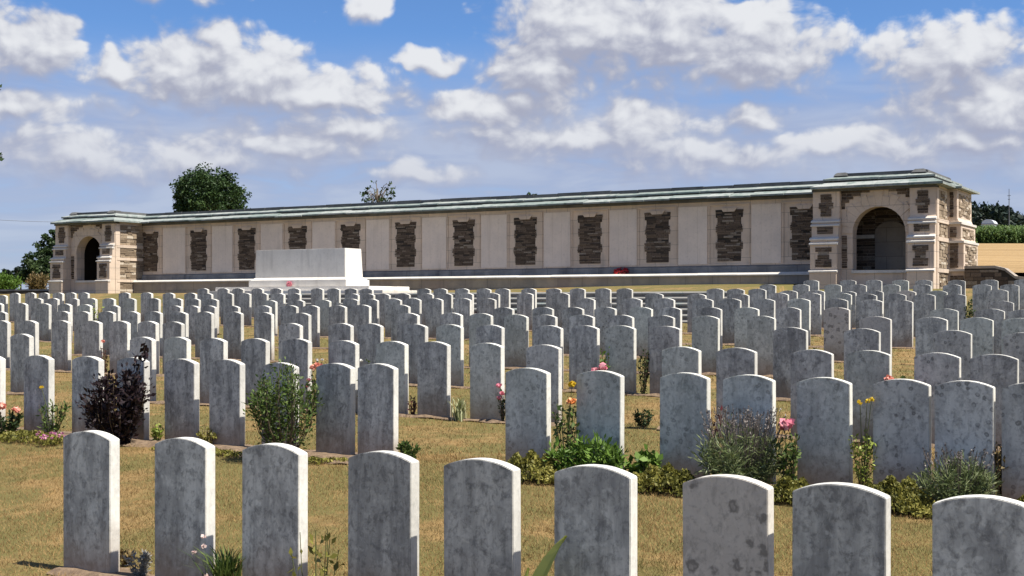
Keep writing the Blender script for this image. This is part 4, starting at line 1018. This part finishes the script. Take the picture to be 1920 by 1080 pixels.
u, v, z = on(1100, V1, -0.24); shrub('green_clump', 'bright green leafy clump before the greenish second-row headstones', u, v, z, P_(1100, 150, v), 0.34, G['leaf_bright'], 2000, 0.055, 60, 'plant', aspect=2.6)
u, v, z = on(1060, V1, -0.06); e = shrub('rose_bush', 'thin tall rose with orange bud and yellow bloom between greenish headstones', u, v, z, 0.20, 0.55, G['leaf_green'], 300, 0.045, 61, 'rose', 'upright')
blossoms(e, [(u + .07, v - .03, z + .57)], 'petal_orange', 0.032, seed=61); blossoms(e, [(u + .06, v, z + .70)], 'petal_yellow', 0.028, seed=62, stems=(u, v, z))
u, v, z = on(1212, V1, -0.10); shrub('leafy_plant', 'bright green broad-leaved plant left of a greenish headstone', u, v, z, P_(1212, 76, v), 0.25, G['leaf_bright'], 480, 0.058, 63, 'plant', aspect=1.5)
u, v, z = on(1392, V1, -0.22); lavender('lavender_bush', 'tall faded lavender bush with purple-grey spikes in second row', u, v, z, P_(1392, 158, v), 0.60, 64, 190)
u, v, z = on(1478, V1, -0.22); e = shrub('rose_bush', 'rose with one pink bloom between lavender and greenish headstone', u, v, z, 0.20, 0.44, G['leaf_green'], 260, 0.045, 65, 'rose', 'upright')
blossoms(e, [(u, v - .03, z + .49)], 'petal_pink', 0.048, 34, seed=65); 
u, v, z = on(1618, V1, -0.02); e = shrub('flowering_plant', 'spindly olive plant with yellow flowers between second-row headstones', u, v, z, 0.20, 0.46, G['leaf_lime'], 420, 0.032, 66, 'plant', 'upright', loose=0.22)
blossoms(e, [(u - .02, v, z + .63), (u + .06, v, z + .66), (u + .03, v, z + .645)], 'petal_yellow', 0.018, 14, seed=66, stems=(u, v, z))
u, v, z = on(1796, V1, -0.26); lavender('lavender_bush', 'green bushy lavender before the spotted headstone at right', u, v, z, P_(1796, 138, v), 0.40, 67, 60)
u, v, z = on(1876, V1, 0.04); shrub('dry_plant', 'dry tan plant in the gap at the right end of second row', u, v, z, 0.13, 0.42, G['leaf_dry'], 240, 0.035, 68, 'plant', 'upright')
u, v, z = on(1340, V1, 0.10); e = shrub('red_plant', 'dark red plant behind the second-row headstones near the lavender', u, v, z, 0.14, 0.55, G['leaf_red'], 180, 0.04, 69, 'plant', 'upright')
# low mats of cushion plants in the same bed: nobody could count them
q = np.random.default_rng(77); P, N, T = [], [], []
for (x0, x1, vo, hh, dens, w) in ((2, 112, -0.42, 0.12, 2400, .18), (935, 1050, -0.38, 0.23, 5200, .20), (1030, 1200, -0.40, 0.14, 3600, .15), (1180, 1310, -0.40, 0.20, 5000, .20), (1280, 1450, -0.46, 0.14, 3600, .15), (1440, 1520, -0.40, 0.18, 3000, .18), (1500, 1625, -0.42, 0.13, 3000, .14), (1608, 1740, -0.40, 0.23, 6000, .20), (1720, 1900, -0.48, 0.10, 3400, .14), (1870, 1990, -0.4, .14, 2600, .17), (548, 612, -0.36, .06, 500, .10), (290, 330, -.36, .05, 250, .08), (296, 480, -.26, .03, 420, .09), (600, 750, -.24, .03, 380, .09), (385, 440, -.33, .06, 350, .08)):
    u0, u1 = bx(x0, V1 + vo), bx(x1, V1 + vo)
    for k in range(dens):
        uu = q.uniform(u0, u1); s = (uu - u0) / (u1 - u0); env = math.sin(math.pi * min(1, max(0, s))) ** 0.35
        dv = q.normal() * w * 0.6
        if abs(dv) > w: continue
        vv = V1 + vo + dv; top = hh * env * math.sqrt(max(0.05, 1 - (dv / w) ** 2)) * (0.75 + 0.25 * math.sin(uu * 31) * math.sin(uu * 13 + vv * 21))
        P.append((uu, vv, und(uu, vv) + top * q.uniform(0.6, 1.0) + 0.01)); N.append(q.normal(size=3) + np.array([0, -.2, 0.8])); T.append(np.clip(q.normal(0.45, 0.2) + 0.2 * math.sin(uu * 9), 0, 1))
tag(leaf_mesh('ground_cover', P, N, 0.030, G['leaf_olive'], T, seed=77, origin=(-5, V1, 0)), kind='stuff')
# --- third-row bed and beyond
u, v, z = on(862, V2, -0.06); blades('striped_grass', 'cream-striped grass tuft between two third-row headstones', u, v, z, P_(862, 42, v), 0.36, G['leaf_striped'], 60, 0.018, 70)
u, v, z = on(774, V2, 0.02); e = shrub('red_plant', 'small dark red plant beside a third-row headstone at the aisle', u, v, z, 0.10, 0.24, G['leaf_red'], 160, 0.03, 71, 'plant')
u, v, z = on(943, V2, 0.02); e = shrub('rose_bush', 'narrow rose with pink blooms at the right of a third-row headstone', u, v, z, 0.12, 0.34, G['leaf_dark'], 150, 0.035, 72, 'rose', 'upright')
blossoms(e, [(u - .02, v - .05, z + .38), (u + .02, v - .05, z + .30), (u - .01, v - .05, z + .25)], 'petal_pink', 0.026, seed=72)
u, v, z = on(692, V2, 0.0); e = shrub('flowering_bush', 'green bush with white flowers between two third-row headstones', u, v, z, P_(692, 46, v), 0.62, G['leaf_green'], 420, 0.045, 73, 'bush')
blossoms(e, [(u - .07, v - .05, z + .58), (u + .03, v - .07, z + .50), (u - .02, v - .08, z + .38)], 'petal_white', 0.020, 14, seed=73)
u, v, z = on(597, V2, -0.1); e = shrub('rose_bush', 'rose with salmon blooms behind the large green shrub', u, v, z, 0.26, 0.50, G['leaf_green'], 200, 0.04, 74, 'rose', 'upright')
blossoms(e, [(u - .02, v, z + .53), (u + .05, v, z + .51), (u - .06, v - .03, z + .50)], 'petal_salmon', 0.032, seed=74); blossoms(e, [(u - .10, v - .05, z + .36), (u - .12, v - .05, z + .30)], 'petal_pink', 0.024, seed=75)
u, v, z = on(1126, V2, -0.12); e = shrub('geranium_plant', 'plant with pink-red flower heads showing above a second-row headstone', u, v, z, 0.24, 0.50, G['leaf_green'], 200, 0.045, 76, 'flowers', 'upright')
blossoms(e, [(u - .05, v - .02, z + .555), (u + .025, v, z + .60)], 'petal_pink', 0.040, 30, seed=76); blossoms(e, [(u + .005, v + .03, z + .575)], 'petal_red', 0.036, 26, seed=77)
u, v, z = on(1691, V2, -0.06); e = shrub('rose_bush', 'large rose bush with salmon-pink blooms between third-row headstones at right', u, v, z, P_(1691, 56, v), 0.66, G['leaf_green'], 560, 0.05, 78, 'rose', nst=20)
blossoms(e, [(u - .06, v - .12, z + .50), (u - .03, v - .13, z + .46), (u + .07, v - .11, z + .46), (u + .12, v - .05, z + .47), (u - .09, v - .06, z + .57)], 'petal_salmon', 0.036, seed=78)
u, v, z = on(1206, V3, 0.0); shrub('dark_bush', 'dark green upright bush beside a fourth-row headstone', u, v, z, 0.20, 0.56, G['leaf_dark'], 300, 0.04, 79, 'bush', 'upright')
u, v, z = on(1206, V2, 0.12); shrub('dark_bush', 'low dark clipped bush between third-row headstones', u, v, z, 0.22, 0.18, G['leaf_dark'], 300, 0.035, 80, 'bush')
u, v, z = on(1132, V3, -0.1); shrub('leafy_plant', 'green plant rising between two fourth-row headstones', u, v, z, 0.15, 0.58, G['leaf_bright'], 130, 0.045, 81, 'plant', 'upright')
u, v, z = on(605, V3, 0.0); e = shrub('flowering_bush', 'low dark bush with white flowers between fourth-row headstones', u, v, z, P_(605, 34, v), 0.30, G['leaf_dark'], 300, 0.04, 82, 'bush')
blossoms(e, [(u - .05, v - .06, z + .31), (u + .04, v - .06, z + .32)], 'petal_white', 0.022, 14, seed=82)
u, v, z = on(198, V3, 0.0); e = shrub('rose_bush', 'thin reddish rose with one pink bloom between fourth-row headstones', u, v, z, 0.16, 0.42, G['leaf_red'], 120, 0.035, 83, 'rose', 'upright')
blossoms(e, [(u, v - .04, z + .50)], 'petal_salmon', 0.030, seed=83)
u, v, z = on(1366, V4, -0.08); blades('lily_plant', 'lime green strap-leaved plant left of the plain beige headstone', u, v, z, P_(1366, 34, v), 0.42, G['leaf_lime'], 40, 0.022, 84)
u, v, z = on(728, V4, 0.0); blades('lily_plant', 'lime green strap-leaved plant beside a fifth-row headstone near the aisle', u, v, z, P_(728, 30, v), 0.36, G['leaf_lime'], 40, 0.022, 85)
u, v, z = on(1531, V4, 0.0); shrub('dark_bush', 'dark spiky bush right of the plain beige headstone', u, v, z, P_(1531, 32, v), 0.42, G['leaf_green'], 260, 0.045, 86, 'bush')
u, v, z = on(1287, V4, 0.0); shrub('dark_bush', 'green bush at the left of a fifth-row headstone', u, v, z, 0.20, 0.45, G['leaf_green'], 240, 0.04, 87, 'bush')
u, v, z = on(181, V5, 0.0); shrub('leafy_plant', 'pale lime leafy plant rising between far left headstones', u, v, z, P_(181, 26, v), 0.84, G['leaf_lime'], 150, 0.05, 88, 'plant', 'upright')
u, v, z = on(893, V6, 0.0); shrub('red_plant', 'small brownish red plant among the seventh-row headstones', u, v, z, 0.14, 0.6, G['leaf_red'], 120, 0.04, 89, 'plant', 'upright')
u, v, z = on(1818, V7, 0.0); shrub('dark_bush', 'very dark bush in a gap between headstones at far right', u, v, z, 0.22, 0.7, G['leaf_dark'], 280, 0.05, 90, 'bush', 'upright')
# --- front-row bed
u, v, z = on(262, V0, 0.06); shrub('silver_plant', 'silvery grey cushion plant between the two leftmost front headstones', u, v, z, 0.15, 0.16, G['leaf_silver'], 700, 0.028, 91, 'plant', aspect=3, stem=False)
u, v, z = on(236, V0, 0.22); shrub('dry_plant', 'small brown dried plant behind the leftmost front headstone', u, v, z, 0.10, 0.10, G['leaf_dry'], 120, 0.03, 92, 'plant')
u, v, z = on(425, V0, -0.02); e = blades('grassy_plant', 'dark green grassy clump with pale pink flowers between front headstones', u, v, z, 0.28, 0.36, G['leaf_green'], 170, 0.011, 93, 'flowers', spread=0.9)
blossoms(e, [(u - .09, v - .08, z + .30), (u - .05, v - .12, z + .26), (u - .12, v - .12, z + .22), (u - .02, v - .13, z + .11), (u - .1, v - .15, z + .08)], 'petal_palepink', 0.014, 12, seed=93)
u, v, z = on(590, V0, -0.06); shrub('weedy_stems', 'thin weedy plant with few leaves before a front headstone edge', u, v, z, 0.26, 0.48, G['leaf_olive'], 60, 0.045, 94, 'plant', nst=9, loose=0.4, twig='stem')
u, v, z = on(985, V0, -0.12); e = empty('iris_leaf', (u, v, z)); tag(e, 'single broad light green leaf leaning between two front headstones', 'leaf')
g = MB()
for (bu, h_, lean, wd) in ((-0.02, 0.54, 0.25, 0.085), (-0.03, 0.38, 0.07, 0.04)):
    pr = None
    for t in np.linspace(0, 1, 9):
        p = np.array([u + bu + lean * t ** 1.8, v - 0.05 * t, z + h_ * t]); d_ = Vector((lean * 1.8 * t ** 0.8, -.05, h_)).normalized()
        wv_ = np.array(d_.cross(Vector((-0.38, -0.85, 0.36))).normalized()); hw_ = wd * (0.35 + 0.65 * math.sin(math.pi * min(1, 0.15 + t * 0.62))) * (1 - t ** 5) / 1.6 + 0.001
        nb = np.array(wv_) * hw_
        cur = (p - nb, p + np.array([0.006, 0.008, -0.004]), p + nb)
        if pr is not None: g.add([pr[0], pr[1], cur[1], cur[0]], [(0, 1, 2, 3)], 0.95); g.add([pr[1], pr[2], cur[2], cur[1]], [(0, 1, 2, 3)], 0.8)
        pr = cur
g.build('leaf', G['leaf_lime'], e, tones=True)
u, v, z = on(1228, V0, 0.0); e = shrub('flower_clump', 'low clump of pale pink flowers between two front headstones', u, v, z, 0.28, 0.22, G['leaf_olive'], 160, 0.03, 95, 'flowers')
q_ = random.Random(8); blossoms(e, [(u + q_.uniform(-.13, .13), v + q_.uniform(-.12, .05), z + q_.uniform(.19, .27)) for k in range(15)], 'petal_palepink', 0.014, 12, seed=95)

# ------------------------------------------------------------ dry grass
def grass():
    q = np.random.default_rng(3)
    V, T = [], []
    def patch(n, x0, x1, v0, v1, h, w):
        x = q.uniform(x0, x1, n); v = v0 + (v1 - v0) * q.random(n)
        t = (x - 960) / F; u = v * (t * CA - SA) / (CA + t * SA)
        keep = np.ones(n, bool)
        for (r, u0, u1, vb) in BEDS:
            lo = vb - (0.22 if r == 1 else 0.05); hi = vb + (0.14 if r == 1 else 0.10)
            keep &= ~((v > lo) & (v < hi) & (u > u0 - 0.05) & (u < u1 + 0.05))
        u, v = u[keep], v[keep]; m = len(u)
        z = np.array([und(a, b) for a, b in zip(u, v)])
        a = q.uniform(0, 2 * np.pi, m); hh = h * q.uniform(0.5, 1.3, m); lean = q.normal(0, 0.7, (m, 2)) * hh[:, None]
        sx, sy = np.cos(a) * w, np.sin(a) * w
        b0 = np.stack([u - sx, v - sy, z - .003], 1); b1 = np.stack([u + sx, v + sy, z - .003], 1); tp = np.stack([u + lean[:, 0], v + lean[:, 1], z + hh], 1)
        V.append(np.stack([b0, b1, tp], 1).reshape(-1, 3))
        patchy = 0.5 + 0.3 * np.sin(u * 1.9 + 1.3 * np.sin(v * 1.1)) * np.sin(v * 2.3 + np.sin(u * 0.9)) + 0.3 * np.sin(u * 5.3 + 2 * np.sin(v * 3.7)) * np.sin(v * 6.1 + 1.7 * np.sin(u * 2.9))
        T.append(np.clip(0.12 + 0.75 * np.clip(patchy * 1.9 - 0.7, 0, 1) * (q.random(m) < 0.8) + q.normal(0, 0.2, m), 0, 1))
    patch(150000, -120, 2050, 4.7, 9.4, 0.026, 0.0022)
    patch(60000, -60, 2000, 9.0, 14.0, 0.028, 0.0035)
    patch(40000, -40, 1960, 14.0, 27.0, 0.032, 0.007)
    V = np.concatenate(V); T = np.concatenate(T); n = len(T)
    me = bpy.data.meshes.new('dry_grass'); me.vertices.add(3 * n); me.vertices.foreach_set('co', V.astype(np.float32).ravel())
    me.loops.add(3 * n); me.loops.foreach_set('vertex_index', np.arange(3 * n, dtype=np.int32))
    me.polygons.add(n); me.polygons.foreach_set('loop_start', np.arange(0, 3 * n, 3, dtype=np.int32)); me.polygons.foreach_set('loop_total', np.full(n, 3, dtype=np.int32))
    at = me.attributes.new('tone', 'FLOAT', 'FACE'); at.data.foreach_set('value', T.astype(np.float32))
    me.materials.append(M['blade']); me.update(calc_edges=True)
    o = bpy.data.objects.new('dry_grass', me); col.objects.link(o); tag(o, kind='stuff')
grass()

# ------------------------------------------------------------ fields on the right
def polar_field(name, x0, x1, d0, d1, lift, mat, nx=24, nd=16):
    g = MB(); xs = np.linspace(x0, x1, nx); ds = np.linspace(d0, d1, nd)
    for d in ds:
        for x in xs:
            u, v = beyond(x, d); g.v.append((u, v, gz(u, v) + lift))
    g.f = [(j * nx + i, j * nx + i + 1, (j + 1) * nx + i + 1, (j + 1) * nx + i) for j in range(nd - 1) for i in range(nx - 1)]; g.t = [0.5] * len(g.f)
    return tag(g.build(name, mat, smooth=True), kind='structure')
polar_field('wheat_field', 1560, 3400, 47, 139, 0.5, M['wheat'])
q = np.random.default_rng(44); g = MB()
for k in range(2600):
    x = q.uniform(1790, 2120); d = 140 + 26 * q.random() ** 1.5; u, v = beyond(x, d); z = gz(u, v); h = q.uniform(1.55, 2.45)
    g.tube([(u, v, z), (u, v, z + h * 0.85)], 0.02, 0.012, 3, 0.4)
    for j in range(7):
        a = q.uniform(0, 6.28); zz = z + h * (0.25 + 0.11 * j); L = q.uniform(.4, .75); dx, dy = math.cos(a) * L, math.sin(a) * L; sx, sy = -math.sin(a) * .06, math.cos(a) * .06
        tn = float(np.clip(q.normal(.5, .22), 0, 1))
        g.add([(u - sx, v - sy, zz), (u + sx, v + sy, zz), (u + dx * .6 + sx, v + dy * .6 + sy, zz + .28), (u + dx * .6 - sx, v + dy * .6 - sy, zz + .28), (u + dx, v + dy, zz + .1)], [(0, 1, 2, 3), (3, 2, 4)], tn)
tag(g.build('maize_crop', M['leaf_maize'], tones=True, origin=(20, 140, 8)), kind='stuff')
# far wood on the hill: one mass
P, N, T = [], [], []
for k in range(130):
    x = q.uniform(1730, 2150); d = q.uniform(430, 500); u, v = beyond(x, d); z = gz(u, v)
    tall = 10.5 * (1.0 - 0.42 * smooth(1872, 1912, x) + 0.12 * math.sin(x * 0.09)) * q.uniform(.8, 1.05); rr = q.uniform(3, 5)
    for j in range(14):
        dd = q.normal(size=3); dd /= np.linalg.norm(dd); pc = np.array([u, v, z + tall * .55]) + dd * np.array([rr, rr, tall * .45]) * q.uniform(.5, 1); tn = q.normal(.4, .12)
        m = 16; e3 = q.normal(size=(m, 3)); P += list(pc + e3 * 0.9); N += list(e3); T += list(np.clip(tn + q.normal(0, .15, m), 0, 1))
tag(leaf_mesh('far_wood', P, N, 1.4, M['leaf_far'], T, seed=4, aspect=1.3, origin=(100, 400, 30)), kind='stuff')
u, v = beyond(1852, 330); z = gz(u, v); e = empty('white_shed', (u, v, z)); tag(e, 'small white dome-roofed shed at the edge of the far wood', 'shed')
zt_ = EYE + (YH - 411) * 330 / F; g = MB(); rr = 1.55
pr = [(-rr, z - 1)] + [(-rr * math.cos(math.pi * i / 10), zt_ - rr * .8 + rr * .8 * math.sin(math.pi * i / 10)) for i in range(11)] + [(rr, z - 1)]
g.prism_y([(u + a, b) for a, b in pr], v, v + 5); g.build('body', M['whitewash'], e)
g = MB(); g.prism_y([(u - 1.75, zt_ - rr * .8), (u - 1.75, zt_ - rr * .8 + .12), (u + 1.75, zt_ - rr * .8 + .12), (u + 1.75, zt_ - rr * .8)], v - .15, v + 5.1); g.build('eaves_rail', M['metal'], e)
u, v = beyond(1892, 400); z = gz(u, v); e = empty('radio_mast', (u, v, z)); tag(e, 'thin dark mast rising above the far wood at right', 'mast')
zt_ = EYE + (YH - 354) * 400 / F; g = MB(); g.tube([(u, v, z), (u, v, zt_)], 0.22, 0.08, 6); g.build('pole', M['metal'], e)
g = MB(); g.box(u - .5, u + .5, v - .06, v + .06, zt_ - 2.2, zt_ - 2.05); g.box(u - .35, u + .35, v - .06, v + .06, zt_ - 3.3, zt_ - 3.15); g.build('crossarm', M['metal'], e)
# overhead line at the left: two poles and a sagging wire
pa, pb = beyond(-180, 120), beyond(150, 190)
za, zb_ = EYE + (YH - 398) * 120 / F, EYE + (YH - 416) * 190 / F
e = empty('utility_wire', (pa[0], pa[1], za)); tag(e, 'thin overhead wire crossing the sky left of the memorial roof', 'wire')
g = MB(); pts = [(lin(pa[0], pb[0], t), lin(pa[1], pb[1], t), za + (zb_ - za) * t - 1.2 * 4 * t * (1 - t) * 0.25) for t in np.linspace(0, 1, 14)]
g.tube(pts, 0.028, 0.028, 4); g.build('cable', M['metal'], e)
for (a, b), zt_, lab in ((pb, zb_, 'grey wooden pole carrying the thin wire, hidden behind the left pavilion'),):
    z = gz(a, b); e = empty('utility_pole', (a, b, z)); tag(e, lab, 'pole'); g = MB(); g.tube([(a, b, z - .5), (a, b, zt_ + .3)], .16, .11, 7); g.build('pole', M['bark'], e)
# a tree left of the view whose outermost twigs reach into it
u, v = beyond(-330, 22); z = gz(u, v); e = empty('overhanging_tree', (u, v, z)); tag(e, 'tree outside the left edge, only leaf tips of its branches in view', 'tree')
g = MB(); g.tube([(u, v, z - .2), (u + .1, v, z + 2.2), (u + .15, v + .1, z + 6.5)], .2, .06, 8)
tips = []
for (x, y) in ((2, 168), (1, 292)):
    tu, tv = beyond(x, 21); tz = EYE + (YH - y) * 21 / F; b = Vector((u + .12, v, tz - 0.9)); g.tube([b, b.lerp(Vector((tu, tv, tz)), .5) + Vector((0, 0, .25)), (tu, tv, tz)], .05, .006, 5); tips.append((b, Vector((tu, tv, tz))))
g.build('trunk', M['bark'], e, smooth=True)
P, N = [], []
for b, t_ in tips:
    for k in range(150):
        s = q.uniform(0.35, 1.0); p = b.lerp(t_, s) + Vector((0, 0, .25 * 4 * s * (1 - s) * .5)); sp_ = 0.02 + 0.28 * (1 - s)
        P.append(np.array(p) + q.normal(size=3) * sp_); N.append(q.normal(size=3))
cc = np.array([u, v, z + 6.2])
for k in range(2600):
    d = q.normal(size=3); d /= np.linalg.norm(d); P.append(cc + d * np.array([1.6, 1.6, 1.5]) * q.uniform(.4, 1)); N.append(d)
leaf_mesh('crown', P, N, 0.11, M['leaf_tree'], q.random(len(P)), e, seed=8)
